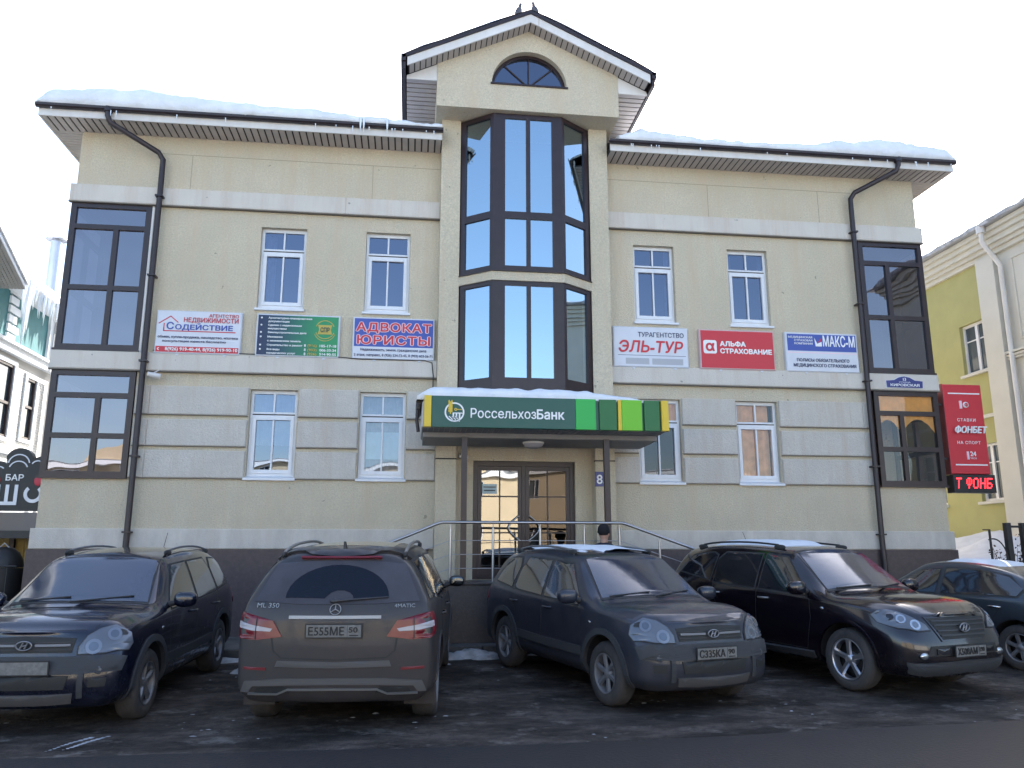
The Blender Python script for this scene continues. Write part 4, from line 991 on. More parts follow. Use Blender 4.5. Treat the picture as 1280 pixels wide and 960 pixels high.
        for i, row in enumerate(L):
            for j, p in enumerate(row):
                for sg in ((1, -1) if 0 < j < 8 else (1,)):
                    V[i, j, sg] = bm.verts.new((p.x, p.y * sg, p.z))
                if j in (0, 8): V[i, j, -1] = V[i, j, 1]
        faces = []
        for i in range(n - 1):
            for j in range(8):
                for sg in (1, -1):
                    fcs = [V[i, j, sg], V[i + 1, j, sg], V[i + 1, j + 1, sg], V[i, j + 1, sg]]
                    fc = bm.faces.new(fcs if sg < 0 else fcs[::-1]); fc.material_index = 1 if (j <= 2 and s.clad) else 0
        # end caps with a centre column
        for i, bul in ((0, -.05), (n - 1, .055)):
            cc = {}
            for j in range(9):
                p = L[i][j]
                cc[j] = V[i, j, 1] if j in (0, 8) else bm.verts.new((p.x + bul * (1 if j < 6 else .6), 0, p.z + (0.0 if j < 6 else .005)))
            for j in range(8):
                for sg in (1, -1):
                    a = [V[i, j, sg], V[i, j + 1, sg], cc[j + 1], cc[j]]
                    a2 = []
                    for v in a:
                        if v not in a2: a2.append(v)
                    fl = (sg > 0) ^ (i == 0)
                    fc = bm.faces.new(a2[::-1] if fl else a2); fc.material_index = 1 if (j <= 2 and s.clad) else 0
        def crease(i, j, i2, j2, c):
            for sg in (1, -1):
                e = bm.edges.get((V[i, j, sg], V[i2, j2, sg]))
                if e: e[cl] = c
        for i in range(n - 1):
            crease(i, 5, i + 1, 5, .45); crease(i, 2, i + 1, 2, .3); crease(i, 1, i + 1, 1, .5)
            if 1 < i: crease(i, 6, i + 1, 6, .35)
        for j in range(8):
            crease(1, j, 1, j + 1, .35 if j < 5 else .5); crease(n - 2, j, n - 2, j + 1, .15)
        for j in (6, 7): crease(7, j, 7, j + 1, .6); crease(6, j, 6, j + 1, .5)
        crease(0, 5, 1, 5, .5)
        bmesh.ops.recalc_face_normals(bm, faces=bm.faces)
        me = bpy.data.meshes.new('cage'); bm.to_mesh(me); bm.free()
        for p in me.polygons: p.use_smooth = True
        o = bpy.data.objects.new('cage', me); COL.objects.link(o)
        md = o.modifiers.new('s', 'SUBSURF'); md.levels = 3; md.render_levels = 3
        bpy.context.view_layer.update()
        s.mesh = bpy.data.meshes.new_from_object(o.evaluated_get(bpy.context.evaluated_depsgraph_get()))
        bpy.data.objects.remove(o)
        s.co = [v.co.copy() for v in s.mesh.vertices]; s.no = [v.normal.copy() for v in s.mesh.vertices]
        s.polys = [tuple(p.vertices) for p in s.mesh.polygons]
        s.bvh = BVHTree.FromPolygons(s.co, s.polys)
    def near(s, p):
        q, nn, fi, d = s.bvh.find_nearest(Vector(p))
        n = Vector(); 
        for vi in s.polys[fi]: n += s.no[vi] / max(1e-4, (s.co[vi] - q).length)
        return q, n.normalized()
    def ray(s, o, d):
        q, nn, fi, dd = s.bvh.ray_cast(Vector(o), Vector(d).normalized())
        if q is None: q = s.bvh.find_nearest(Vector(o) + Vector(d).normalized() * 2)[0]
        return q
    def side(s, x, z, sg): return s.ray((x, sg * 3, z), (0, -sg, 0))
    def front(s, y, z): return s.ray((5, y, z), (-1, 0, 0))
    def back(s, y, z): return s.ray((-5, y, z), (1, 0, 0))
    def top(s, x, y): return s.ray((x, y, 4), (0, 0, -1))
    def patch(s, pts, off, name, m, par, cuts=3, skirt=None, fan=False):
        if skirt is None: skirt = .012 if off < .006 else (-.003 if 'glass' in name or name in ('headlight_lens', 'lamp_band') else .012)
        pts = [Vector(p) for p in pts]
        # densify the outline so that it follows the body
        P = []
        for a, c in zip(pts, pts[1:] + pts[:1]):
            k = max(1, int((c - a).length / .07))
            for i in range(k): P.append(a.lerp(c, i / k))
        tri = tessellate_polygon([P])
        bm = bmesh.new(); vs = [bm.verts.new(p) for p in P]
        for t in tri:
            try: bm.faces.new([vs[i] for i in t])
            except ValueError: pass
        for _ in range(cuts):
            es = [e for e in bm.edges if e.calc_length() > .11 and not e.is_boundary]
            if not es: break
            bmesh.ops.subdivide_edges(bm, edges=es, cuts=1); bmesh.ops.triangulate(bm, faces=bm.faces[:])
        info = {}
        for v in bm.verts:
            q, n = s.near(v.co); v.co = q + n * off; info[v] = n
        bmesh.ops.recalc_face_normals(bm, faces=bm.faces)
        cen = sum((f.normal.dot(info[f.verts[0]]) for f in bm.faces))
        if cen < 0: bmesh.ops.reverse_faces(bm, faces=bm.faces)
        for f in bm.faces: f.smooth = True
        be = [e for e in bm.edges if e.is_boundary]
        for e in be: e.smooth = False
        g = bmesh.ops.extrude_edge_only(bm, edges=be)
        for v in g['geom']:
            if isinstance(v, bmesh.types.BMFace): v.smooth = False
            if isinstance(v, bmesh.types.BMVert):
                q, n = s.near(v.co); v.co = q - n * skirt
        me = bpy.data.meshes.new(name); bm.to_mesh(me); bm.free(); me.materials.append(m)
        o = bpy.data.objects.new(name, me); COL.objects.link(o); o.parent = par; return o
    def strip(s, pts, wd, off, name, m, par, step=.05, skirt=.01, mb=None):
        pts = [Vector(p) for p in pts]; P = []
        for a, c in zip(pts, pts[1:]):
            k = max(1, int((c - a).length / step))
            for i in range(k): P.append(a.lerp(c, i / k))
        P.append(pts[-1]); Q = [s.near(p) for p in P]; vs = []; b = mb or MB()
        for i, (q, n) in enumerate(Q):
            t = (Q[min(i + 1, len(Q) - 1)][0] - Q[max(0, i - 1)][0]).normalized(); sd = t.cross(n).normalized() * wd / 2
            vs += [q - sd - n * skirt, q - sd + n * off, q + sd + n * off, q + sd - n * skirt]
        b.add(vs, [(i * 4 + k, i * 4 + 4 + k, i * 4 + 5 + k, i * 4 + 1 + k) for i in range(len(Q) - 1) for k in range(3)] + [(0, 1, 2, 3), tuple(len(vs) - 4 + q for q in (3, 2, 1, 0))], 0, False)
        return None if mb else b.build(name, m, par, local=True)
    def side_poly(s, xz, sg): return [s.side(x, z, sg) for x, z in xz]

def wheel(car, par, x, sg, R0, spokes, M_rim, Wd=.22, steer=0, rimR=.62, twin=False):
    yc = sg * (car.W - Wd / 2 - .025); rr = R0 * rimR
    w = bpy.data.objects.new('wheel', None); 
    b = MB(); b.lathe([(.01, -.02), (rr * .96, -.02), (rr * .97, -Wd / 2 + .01)], n=28, axis='y')
    me_o = b.build('wheel', M_blackmetal, par, local=True); me_o.location = (x, yc, R0 - .005); 
    me_o.rotation_euler = (0, 0, R(steer) + (0 if sg > 0 else math.pi))
    hw = Wd / 2
    b = MB(); b.lathe([(rr, -hw + .01), (rr + .02, -hw), (R0 * .93, -hw + .005), (R0 * .985, -hw + .035), (R0, -hw * .5), (R0, hw * .5), (R0 * .985, hw - .035), (R0 * .93, hw - .005), (rr + .02, hw), (rr, hw - .01), (rr * .99, hw - .03)], n=40, axis='y')
    b.build('tyre', M_rubber, me_o, local=True)
    b = MB(); b.lathe([(rr * 1.01, hw - .004), (rr * .97, hw + .0), (rr * .93, hw - .02), (rr * .92, -.0)], n=40, axis='y')
    b.lathe([(.001, hw - .015), (.028, hw - .017), (.05, hw - .03), (.075, hw - .045), (.08, .0)], n=16, axis='y')
    for k in range(spokes):
        a = 2 * math.pi * k / spokes + .3
        def pt(r_, t_, y_): return (r_ * math.cos(a) - t_ * math.sin(a), y_, r_ * math.sin(a) + t_ * math.cos(a))
        w0, w1 = (.034, .043) if spokes <= 5 else (.028, .032)
        secs = []
        for (r_, ww, y_) in ((.045, w0, hw - .03), (rr * .55, w0 * 1.0, hw - .022), (rr * .95, w1, hw - .018)):
            secs += [pt(r_, -ww, y_ - .025), pt(r_, -ww * .6, y_), pt(r_, ww * .6, y_), pt(r_, ww, y_ - .025)]
        b.add(secs, [(4 * i + q, 4 * i + 4 + q, 4 * i + 5 + q, 4 * i + 1 + q) for i in range(2) for q in range(3)], 0, False)
    b.build('rim', M_rim, me_o, local=True)
    return me_o

def finish_body(car, par, paint, cladm, axle_r=None):
    """cut the wheel arches and link the painted shell"""
    me = car.mesh; o = bpy.data.objects.new('body', me); COL.objects.link(o)
    me.materials.clear(); me.materials.append(paint); me.materials.append(cladm); me.materials.append(M_cardark)
    cut = MB()
    for x in (-car.wb / 2, car.wb / 2):
        for sg in (1, -1):
            y0, y1 = sg * (car.W - .34), sg * (car.W + .2)
            n = 40; prof = [(x + car.arch * math.cos(2 * math.pi * k / n), car.tr + car.arch * math.sin(2 * math.pi * k / n)) for k in range(n)]
            cut.prism(prof, y0, y1, 'y')
    c = cut.build('cutter', M_cardark)
    md = o.modifiers.new('b', 'BOOLEAN'); md.operation = 'DIFFERENCE'; md.object = c; md.solver = 'EXACT'; md.material_mode = 'TRANSFER'
    bpy.context.view_layer.update()
    nm = bpy.data.meshes.new_from_object(o.evaluated_get(bpy.context.evaluated_depsgraph_get()))
    o.modifiers.clear(); o.data = nm; nm.name = 'body'
    bpy.data.objects.remove(c)
    o.parent = par
    return o

def plate(par, c, nrm_ang, textA, textB, w=.52, h=.112, tilt=0, dirty=True):
    """number plate facing local angle nrm_ang (deg about z; 0 = +x front, 180 = rear)"""
    F = Matrix.Translation(c) @ Matrix.Rotation(R(nrm_ang + 90), 4, 'Z') @ Matrix.Rotation(R(90 + tilt), 4, 'X')
    b = MB(); b.box(-w / 2, w / 2, -h / 2, h / 2, -.008, .004); b.box(-w / 2 - .012, w / 2 + .012, -h / 2 - .012, h / 2 + .012, -.012, -.002, 1)
    o = b.build('licence_plate', [M_plate, M_blackmetal], par, local=True); o.data.transform(F)
    if textA: text(textA, 0, 0, .105, 0, M_black, o, align='CENTER', bold=.0018, frame=F @ Matrix.Translation((-.07, -.037, .0045)), width=.34, depth=.001)
    if textB: text(textB, 0, 0, .07, 0, M_black, o, align='CENTER', bold=.0012, frame=F @ Matrix.Translation((.185, -.012, .0045)), width=.085, depth=.001)
    if textB:
        q = MB(); q.box(.128, .131, -h / 2 + .004, h / 2 - .004, .0042, .006); q.box(.15, .235, -.045, -.035, .0042, .006); z = q.build('plate_line', M_black, o, local=True); z.data.transform(F)
    return o
def hy_emblem(par, c, ang, sc=1., m=None):
    F = Matrix.Translation(c) @ Matrix.Rotation(R(ang + 90), 4, 'Z') @ Matrix.Rotation(R(90), 4, 'X')
    b = MB(); n = 28
    b.tube([(.075 * sc * math.cos(2 * math.pi * k / n), .042 * sc * math.sin(2 * math.pi * k / n), .004) for k in range(n + 1)], .0075 * sc, 6, caps=False)
    for s_ in (-1, 1): b.tube([(s_ * .022 * sc - .014 * sc, -.030 * sc, .004), (s_ * .022 * sc + .014 * sc, .030 * sc, .004)], .008 * sc, 6)
    b.tube([(-.024 * sc, -.004 * sc, .004), (.024 * sc, .004 * sc, .004)], .007 * sc, 6)
    o = b.build('emblem', m or M_alloyb3, par, local=True); o.data.transform(F); return o

def mirror(car, par, x, z, paint, sc=1., zup=0):
    for sg in (1, -1):
        p = car.side(x, z, sg)
        b = MB(); b.ell((p.x + .03, p.y + sg * .16 * sc, z + .075 + zup), (.075 * sc, .125 * sc, .085 * sc), .72, 18, 12)
        o = b.build('mirror', paint, par, local=True)
        b = MB(); b.tube([(p.x + .02, p.y - sg * .03, z + .02), (p.x + .03, p.y + sg * .09, z + .05 + zup)], [.035, .028], 8); b.build('mirror_arm', M_plastic, o, local=True)
        b = MB(); b.ell((p.x - .042 * sc, p.y + sg * .16 * sc, z + .077 + zup), (.012, .105 * sc, .068 * sc), .7, 16, 10); b.build('mirror_glass', M_carglass, o, local=True)
def handles(car, par, xs, z, m):
    for x in xs:
        for sg in (1, -1):
            p = car.side(x, z, sg); b = MB()
            b.tube([(x - .085, p.y - sg * .005, z - .004), (x - .07, p.y + sg * .035, z), (x + .07, p.y + sg * .035, z + .003), (x + .085, p.y - sg * .005, z + .003)], [.011, .013, .013, .011], 8)
            b.build('door_handle', m, par, local=True)
def windows(car, par, polys, m=None, frame=.022):
    for xz in polys:
        for sg in (1, -1):
            c = Vector((sum(p[0] for p in xz) / len(xz), sum(p[1] for p in xz) / len(xz)))
            big = [(c.x + (x - c.x) * (1 + frame / abs(x - c.x + 1e-3) if abs(x - c.x) > .05 else 1), c.y + (z - c.y) * (1 + frame / max(.05, abs(z - c.y)))) for x, z in xz]
            f = car.patch(car.side_poly(big, sg), .004, 'window', M_plastic, par)
            car.patch(car.side_poly(xz, sg), .009, 'window_glass', m or M_carglassd, f)
# opaque dark backing so that the tinted glass reads as deep
M_carglassd = mat('tinted_car_glass', (.018, .02, .026), .03, spec=1.0, coat=1., var=.5, vscale=1.3)
M_screen = mat('windscreen_glass', (.022, .038, .075), .06, spec=.8, coat=.5, var=.35, vscale=.9, obj=True, dirt=((.05, .06, .08), 1.25, .3))

def seams(car, par, lines, wd=.007):
    b = MB()
    for sg in (1, -1):
        for ln in lines: car.strip(car.side_poly(ln, sg), wd, .0015, 'x', M_black, par, mb=b)
    o = b.build('door_seam', M_black, par, local=True); o['kind'] = 'stuff'
def rails(car, par, x0, x1, yy, m, lift=.045, r=.014):
    for sg in (1, -1):
        P = [car.top(x0, sg * yy) + Vector((0, 0, -.005))]
        for k in range(9):
            x = x0 + .1 + (x1 - x0 - .2) * k / 8; P.append(car.top(x, sg * yy) + Vector((0, 0, lift)))
        P.append(car.top(x1, sg * yy) + Vector((0, 0, -.005)))
        b = MB(); b.tube(P, [.02] + [r] * 9 + [.02], 8)
        o = b.build('roof_rail', m, par, local=True)
        for x in (x0 + .07, x1 - .07):
            q = MB(); p = car.top(x, sg * yy); q.ell(p + Vector((0, 0, lift * .45)), (.11, .024, .035), .8, 12, 8); q.build('rail_foot', M_plastic, o, local=True)
def arch_trim(car, par, m, w=.06, off=.012):
    for x in (-car.wb / 2, car.wb / 2):
        for sg in (1, -1):
            pts = []
            for k in range(25):
                a = R(-22 + 224 * k / 24); r = car.arch + w / 2 - .004
                pts.append(car.side(x + r * math.cos(a), max(car.zb + .03, car.tr + r * math.sin(a)), sg))
            car.strip(pts, w, off, 'arch_trim', m, par, step=.06, skirt=.03)
def arc_pts(P0, bulge, n=8):
    return P0

def tucson(name, label, loc, heading, paint, cladm, plateA, plateB, rimm, steer=0, snow=False, dusty=False, group=None):
    t = thing(name, label, 'car', loc, group, rot=(0, R(PITCH), R(heading)))
    c = Car(fx=2.17, rx=-2.16, W=.915, RW=.675, ZR=1.655, wb=2.63, tr=.345, bf=1.0, br=1.06, cowl=(1.13, 1.09), wt=(.34, 1.585), rr=(-1.80, 1.545), tb=-2.07, hf=.985, zb=.25, arch=.415, clad_z=.5, hood_bulge=.035)
    finish_body(c, t, paint, cladm)
    # glasshouse
    windows(c, t, [[(-1.02, 1.09), (-.22, 1.06), (-.22, 1.49), (-.86, 1.50), (-.98, 1.36)], [(-.14, 1.06), (.72, 1.03), (.70, 1.10), (.28, 1.47), (-.14, 1.49)], [(-1.68, 1.15), (-1.12, 1.10), (-1.05, 1.38), (-1.12, 1.49), (-1.50, 1.46)]])
    ws = [c.front(y, z) for y, z in ((-.70, 1.115), (-.35, 1.135), (0, 1.14), (.35, 1.135), (.70, 1.115), (.575, 1.53), (.3, 1.565), (0, 1.57), (-.3, 1.565), (-.575, 1.53))]
    w = c.patch([c.front(y * 1.035, z + (.014 if z > 1.3 else -.018)) for y, z in ((-.70, 1.115), (-.35, 1.135), (0, 1.14), (.35, 1.135), (.70, 1.115), (.575, 1.53), (.3, 1.565), (0, 1.57), (-.3, 1.565), (-.575, 1.53))], .003, 'windscreen', M_plastic, t)
    c.patch(ws, .008, 'windscreen_glass', M_screen, w)
    bw = [c.back(y, z) for y, z in ((-.60, 1.12), (0, 1.10), (.60, 1.12), (.50, 1.47), (0, 1.49), (-.50, 1.47))]
    c.patch(bw, .006, 'rear_window', M_carglassd, t)
    for y0, y1, za in ((-.05, .55, 1.15), (-.62, -.08, 1.15)):
        p0, p1 = c.front(y0, za - .03), c.front(y1, za + .02); b = MB(); b.tube([p0 + Vector((.02, 0, .02)), p1 + Vector((.012, 0, .015))], .009, 6); b.build('wiper', M_black, t, local=True)
    # front: big kidney headlights swept into the wings, grille, bumper
    for sg in (1, -1):
        hp = [(2.10, .47, .745), (2.08, .47, .82), (2.0, .52, .905), (1.90, .60, .945), (1.80, .70, .945), (1.76, .79, .89), (1.78, .85, .80), (1.86, .85, .745), (2.0, .70, .735)]
        hp = [Vector((a, b_ * sg, z)) for a, b_, z in hp]
        h = c.patch(hp, .012, 'headlight', M_plastic, t)
        cen = sum(hp, Vector()) / len(hp); c.patch([cen + (p - cen) * .93 for p in hp], .018, 'headlight_lens', M_lens, h)
        for (u, v, rr_) in ((.30, -.01, .034), (-.25, .01, .030)):
            q, n = c.near(cen + Vector((0, 0, v)) + (hp[0] - hp[5]).normalized() * u * .35)
            X = n.orthogonal().normalized(); Y = n.cross(X); rr_ *= 2.1
            c.patch([q + (X * math.cos(a) + Y * math.sin(a)) * rr_ for a in [math.pi * k / 8 for k in range(16)]], .020, 'bulb_glass', M_bulb, h); c.patch([q + (X * math.cos(a) + Y * math.sin(a)) * rr_ * .6 for a in [math.pi * k / 8 for k in range(16)]], .0215, 'bulb_glass', M_bulbd, h)
        q = c.patch([c.front(sg * y, z) for y, z in ((.60, .45), (.74, .45), (.75, .53), (.60, .53))], .006, 'fog_lamp', M_black, t)
        b = MB(); p, n = c.near(c.front(sg * .67, .60)); b.ell(p - n * .004, (.02, .045, .045), 1, 14, 8); b.build('fog_lamp', M_stepgrey0, t, local=True)
        p = c.side(1.02, .86, sg); b = MB(); b.ell(p, (.03, .010, .016), 1, 10, 6); b.build('side_indicator', M_lensrim, t, local=True)
    g = c.patch([c.front(y, z) for y, z in ((-.42, .755), (.42, .755), (.44, .885), (0, .91), (-.44, .885))], .006, 'grille', M_black, t)
    for z in (.785, .85): c.strip([c.front(y, z) for y in (-.42, -.2, 0, .2, .42)], .012, .012, 'slat', M_plastic, g)
    c.strip([c.front(y, .825) for y in (-.40, -.25, -.09)], .022, .02, 'slat', M_alloydirty, g); c.strip([c.front(y, .825) for y in (.09, .25, .40)], .022, .02, 'slat', M_alloydirty, g)
    hy_emblem(g, c.front(0, .83) + Vector((.035, 0, 0)), 0, .95)
    bp = c.patch([c.front(y, z) for y, z in ((-.86, .70), (-.4, .725), (0, .73), (.4, .725), (.86, .70), (.84, .58), (.5, .57), (0, .565), (-.5, .57), (-.84, .58))], .022, 'bumper', cladm, t)
    c.patch([c.front(y, z) for y, z in ((-.40, .44), (.40, .44), (.43, .56), (-.43, .56))], .012, 'air_intake', M_black, t)
    c.patch([c.front(y, z) for y, z in ((-.46, .31), (.46, .31), (.48, .40), (-.48, .40))], .014, 'skid_panel', M_skid, t)
    for y in (-.535, .535): c.strip([c.front(y, z) for z in (.36, .48, .62, .73)], .05, .022, 'bumper_guard', cladm, t)
    plate(t, c.front(0, .635) + Vector((.045, 0, .0)), 0, plateA, plateB)
    # rear
    for sg in (1, -1): c.patch([Vector(p) for p in ((-2.10, sg * .62, .80), (-2.09, sg * .64, 1.02), (-1.95, sg * .84, 1.04), (-1.90, sg * .88, .92), (-2.0, sg * .84, .80))], .01, 'tail_lamp', M_red, t)
    arch_trim(c, t, cladm, .07, .016); mirror(c, t, .70, 1.05, paint); handles(c, t, (-.98, -.02), .93, paint)
    seams(c, t, [[(-.18, 1.05), (-.18, .60), (-.20, .42)], [(.76, 1.03), (.80, .8), (.72, .42)], [(-1.06, 1.08), (-1.02, .9), (-.86, .62), (-.80, .42)], [(.72, .43), (-.80, .43)]])
    for sg in (1, -1): c.strip(c.side_poly([(-.85, .52), (0, .51), (.85, .52)], sg), .10, .014, 'side_moulding', cladm, t)
    b = MB()
    for sg in (1, -1): c.strip([c.top(x, sg * y) for x, y in ((1.05, .70), (1.4, .70), (1.75, .64), (2.0, .52))], .006, .001, 'x', M_black, t, mb=b)
    c.strip([c.front(y, .955) for y in (-.5, -.25, 0, .25, .5)], .007, .001, 'x', M_black, t, mb=b); b.build('bonnet_seam', M_black, t, local=True)['kind'] = 'stuff'
    rails(c, t, -1.55, .12, .575, M_alloydirty)
    b = MB(); p = c.top(-1.5, 0.0); b.tube([p, p + Vector((-.14, 0, .22))], .004, 5); b.build('antenna', M_black, t, local=True)
    for x in (-c.wb / 2, c.wb / 2):
        for sg in (1, -1): wheel(c, t, x, sg, c.tr, 5 if not snow else 6, rimm, steer=steer if x > 0 else 0)
    b = MB(); b.box(-1.9, 1.9, -.62, .62, .26, .42); b.build('underbody', M_cardark, t, local=True)
    if snow:
        b = MB(); nx, ny = 26, 22; vs = []
        for i in range(nx + 1):
            for j in range(ny + 1):
                u, v = i / nx, j / ny; x = -1.55 + 1.70 * u; y = -.50 + 1.02 * v
                e = min(u, 1 - u, v * 1.1, 1.1 - v * 1.1); rag = .02 + .40 * nz(x * 1.0, y, 4, 1.9) + .15 * nz(x, y, 2, 6) + (.35 if v < .32 and u > .35 else 0)
                th = max(-.02, min(1, (e - rag * .5) / .07)) * (.035 + .015 * nz(x, y, 1, 3)); p = c.top(x, y); vs.append(p + Vector((0, 0, th)))
        b.add(vs, [(i * (ny + 1) + j, (i + 1) * (ny + 1) + j, (i + 1) * (ny + 1) + j + 1, i * (ny + 1) + j + 1) for i in range(nx) for j in range(ny)], 0, True)
        b.build('roof_snow', M_snow, t, local=True, fixn=False)
    return t, c
PITCH = -2.4     # cars stand on ground that rises 4 % towards the building
M_bulbd = mat('lamp_bowl', (.13, .145, .175), .2, .6, coat=1.)
M_bulb = mat('lamp_reflector', (.20, .22, .26), .3, .5, coat=.6)
M_stepgrey0 = mat('dusty_fog_lens', (.10, .105, .115), .4, coat=.4)
M_skid = mat('grey_skid_panel', (.07, .066, .067), .6, obj=True, dirt=((.085, .078, .072), .8, .5))
DIRT = (.050, .046, .043)
M_alloyb3 = mat('emblem_chrome', (.26, .26, .28), .35, .8)
P_navy = mat('dark_navy_paint', (.005, .007, .022), .2, .3, coat=1., obj=True, dirt=((.030, .030, .036), .95, .22))
P_graph = mat('dusty_graphite_paint', (.018, .024, .044), .3, .3, coat=.8, obj=True, dirt=((.054, .051, .056), 1.25, .68))
P_black = mat('black_cherry_paint', (.007, .004, .009), .16, .3, coat=1., obj=True, dirt=((.030, .027, .027), .8, .25))
P_brown = mat('dusty_brown_grey_paint', (.034, .030, .031), .35, .3, coat=.6, obj=True, dirt=((.068, .058, .056), 1.7, .70))
P_silver = mat('blue_grey_paint', (.045, .058, .075), .3, .5, coat=.8, obj=True, dirt=(DIRT, .9, .35))
C_grey = mat('grey_bumper_cladding', (.035, .04, .048), .6, obj=True, dirt=(DIRT, .9, .5))
C_greyd = mat('dusty_grey_cladding', (.04, .045, .05), .7, obj=True, dirt=((.050, .047, .048), 1.0, .75))

def place(wx, wy, heading_deg, lx, ly):
    """car origin so that local point (lx,ly) stands at world (wx,wy)"""
    a = R(heading_deg); c_, s_ = math.cos(a), math.sin(a)
    x, y = wx - (c_ * lx - s_ * ly), wy - (s_ * lx + c_ * ly)
    return (x, y)
def gloc(x, y, hd):   # height of the plane under the car: mean of the ground at both axles
    a = R(hd); return (x, y, (gz(y + 1.3 * math.sin(a)) + gz(y - 1.3 * math.sin(a))) / 2)

# left compact SUV, facing the street
hd = -90 - 2.6; x, y = place(-2.66, -5.58, hd, 1.315, .88); PITCH = 2.3
t1, _c = tucson('parked_car', 'dark navy compact SUV facing the street, cut off by the left edge', gloc(x, y, hd), hd, P_navy, C_grey, '', '', M_alloy, steer=0)
hd = -90 + 18.3; x, y = place(2.19, -5.56, hd, 1.315, -.88)
t2, _c = tucson('parked_car', 'dusty graphite compact SUV with a snow patch on its roof, angled towards the street', gloc(x, y, hd), hd, P_graph, C_greyd, 'С335КА', '90', M_alloydirty, snow=True)

# large black-cherry SUV, facing the street
def santa(loc, hd):
    t = thing('parked_car', 'black-cherry large SUV with shiny five-spoke alloys, parked right of the dusty graphite SUV', 'car', loc, rot=(0, R(2.0), R(hd)))
    c = Car(fx=2.30, rx=-2.36, W=.95, RW=.70, ZR=1.70, wb=2.70, tr=.365, bf=1.02, br=1.12, cowl=(1.10, 1.12), wt=(.28, 1.64), rr=(-2.0, 1.60), tb=-2.28, hf=.985, zb=.25, arch=.43, clad=False, nose=.02, hood_bulge=.04)
    finish_body(c, t, P_black, C_grey)
    windows(c, t, [[(-1.08, 1.13), (-.22, 1.10), (-.22, 1.55), (-.95, 1.55), (-1.08, 1.45)], [(-.13, 1.10), (.74, 1.07), (.70, 1.13), (.24, 1.52), (-.13, 1.55)], [(-1.9, 1.24), (-1.18, 1.15), (-1.14, 1.5), (-1.25, 1.54), (-1.74, 1.48)]])
    pts = ((-.74, 1.15), (-.37, 1.175), (0, 1.18), (.37, 1.175), (.74, 1.15), (.60, 1.585), (.3, 1.62), (0, 1.63), (-.3, 1.62), (-.60, 1.585))
    w = c.patch([c.front(y * 1.035, z + (.014 if z > 1.3 else -.02)) for y, z in pts], .003, 'windscreen', M_plastic, t); c.patch([c.front(y, z) for y, z in pts], .008, 'windscreen_glass', M_screen, w)
    for y0, y1, za in ((-.02, .6, 1.18), (-.64, -.06, 1.18)):
        p0, p1 = c.front(y0, za - .03), c.front(y1, za + .01); b = MB(); b.tube([p0 + Vector((.02, 0, .02)), p1 + Vector((.012, 0, .015))], .009, 6); b.build('wiper', M_black, t, local=True)
    c.patch([c.back(y, z) for y, z in ((-.62, 1.2), (0, 1.18), (.62, 1.2), (.52, 1.5), (0, 1.53), (-.52, 1.5))], .006, 'rear_window', M_carglassd, t)
    for sg in (1, -1):
        hp = [Vector((a, b_ * sg, z)) for a, b_, z in ((2.20, .50, .77), (2.15, .53, .83), (1.98, .68, .905), (1.76, .84, .945), (1.70, .90, .92), (1.80, .92, .845), (2.02, .82, .775), (2.13, .66, .745))]
        h = c.patch(hp, .010, 'headlight', M_plastic, t); cen = sum(hp, Vector()) / len(hp); c.patch([cen + (p - cen) * .92 for p in hp], .015, 'headlight_lens', M_lens, h)
        for u, rr_ in ((.30, .036), (-.02, .032)):
            q, n = c.near(cen + (hp[0] - hp[4]).normalized() * u * .45 - Vector((0, 0, .005))); X = n.orthogonal().normalized(); Y = n.cross(X); rr_ *= 1.7
            c.patch([q + (X * math.cos(a) + Y * math.sin(a)) * rr_ for a in [math.pi * k / 8 for k in range(16)]], .017, 'bulb_glass', M_lensrim, h); c.patch([q + (X * math.cos(a) + Y * math.sin(a)) * rr_ * .62 for a in [math.pi * k / 8 for k in range(16)]], .0185, 'bulb_glass', M_bulb, h)
        p, n = c.near(c.front(sg * .66, .50)); b = MB(); b.ell(p + n * .003, (.02, .075, .04), 1, 14, 8); b.build('fog_lamp', M_lensrim, t, local=True)
        p = c.side(1.0, .93, sg); b = MB(); b.ell(p, (.03, .012, .018), 1, 10, 6); b.build('side_indicator', M_lensrim, t, local=True)
        c.patch([Vector(p) for p in ((-2.30, sg * .6, .95), (-2.29, sg * .62, 1.1), (-2.12, sg * .88, 1.12), (-2.1, sg * .9, .98))], .01, 'tail_lamp', M_red, t)
    gp = [(-.36, .67), (.36, .67), (.50, .90), (0, .92), (-.50, .90)]
    gf = c.patch([c.front(y * 1.07, z + (.018 if z > .75 else -.018)) for y, z in gp], .010, 'grille_surround', P_black, t)
    g = c.patch([c.front(y, z) for y, z in gp], .013, 'grille', M_black, gf)
    for z, w_ in ((.715, .38), (.765, .41), (.825, .44), (.87, .46)): c.strip([c.front(y, z) for y in (-w_, -w_ / 2, 0, w_ / 2, w_)], .016, .024, 'slat', M_slat, gf)
    hy_emblem(gf, c.front(0, .80) + Vector((.045, 0, 0)), 0, 1.1)
    c.patch([c.front(y, z) for y, z in ((-.62, .50), (.62, .50), (.56, .605), (-.56, .605))], .008, 'air_intake', M_black, t)
    for sg in (1, -1): c.patch([c.front(sg * y, z) for y, z in ((.30, .515), (.50, .515), (.50, .575), (.30, .575))], .02, 'towing_cover', P_black, t)
    c.patch([c.front(y, z) for y, z in ((-.80, .31), (0, .30), (.80, .31), (.84, .43), (0, .44), (-.84, .43))], .012, 'bumper_lower', C_grey, t)
    plate(t, c.front(0, .545) + Vector((.045, 0, 0)), 0, 'Х508АМ', '190')
    arch_trim(c, t, P_black, .035, .012); mirror(c, t, .70, 1.09, P_black, 1.05); handles(c, t, (-1.02, -.02), .98, M_alloy)
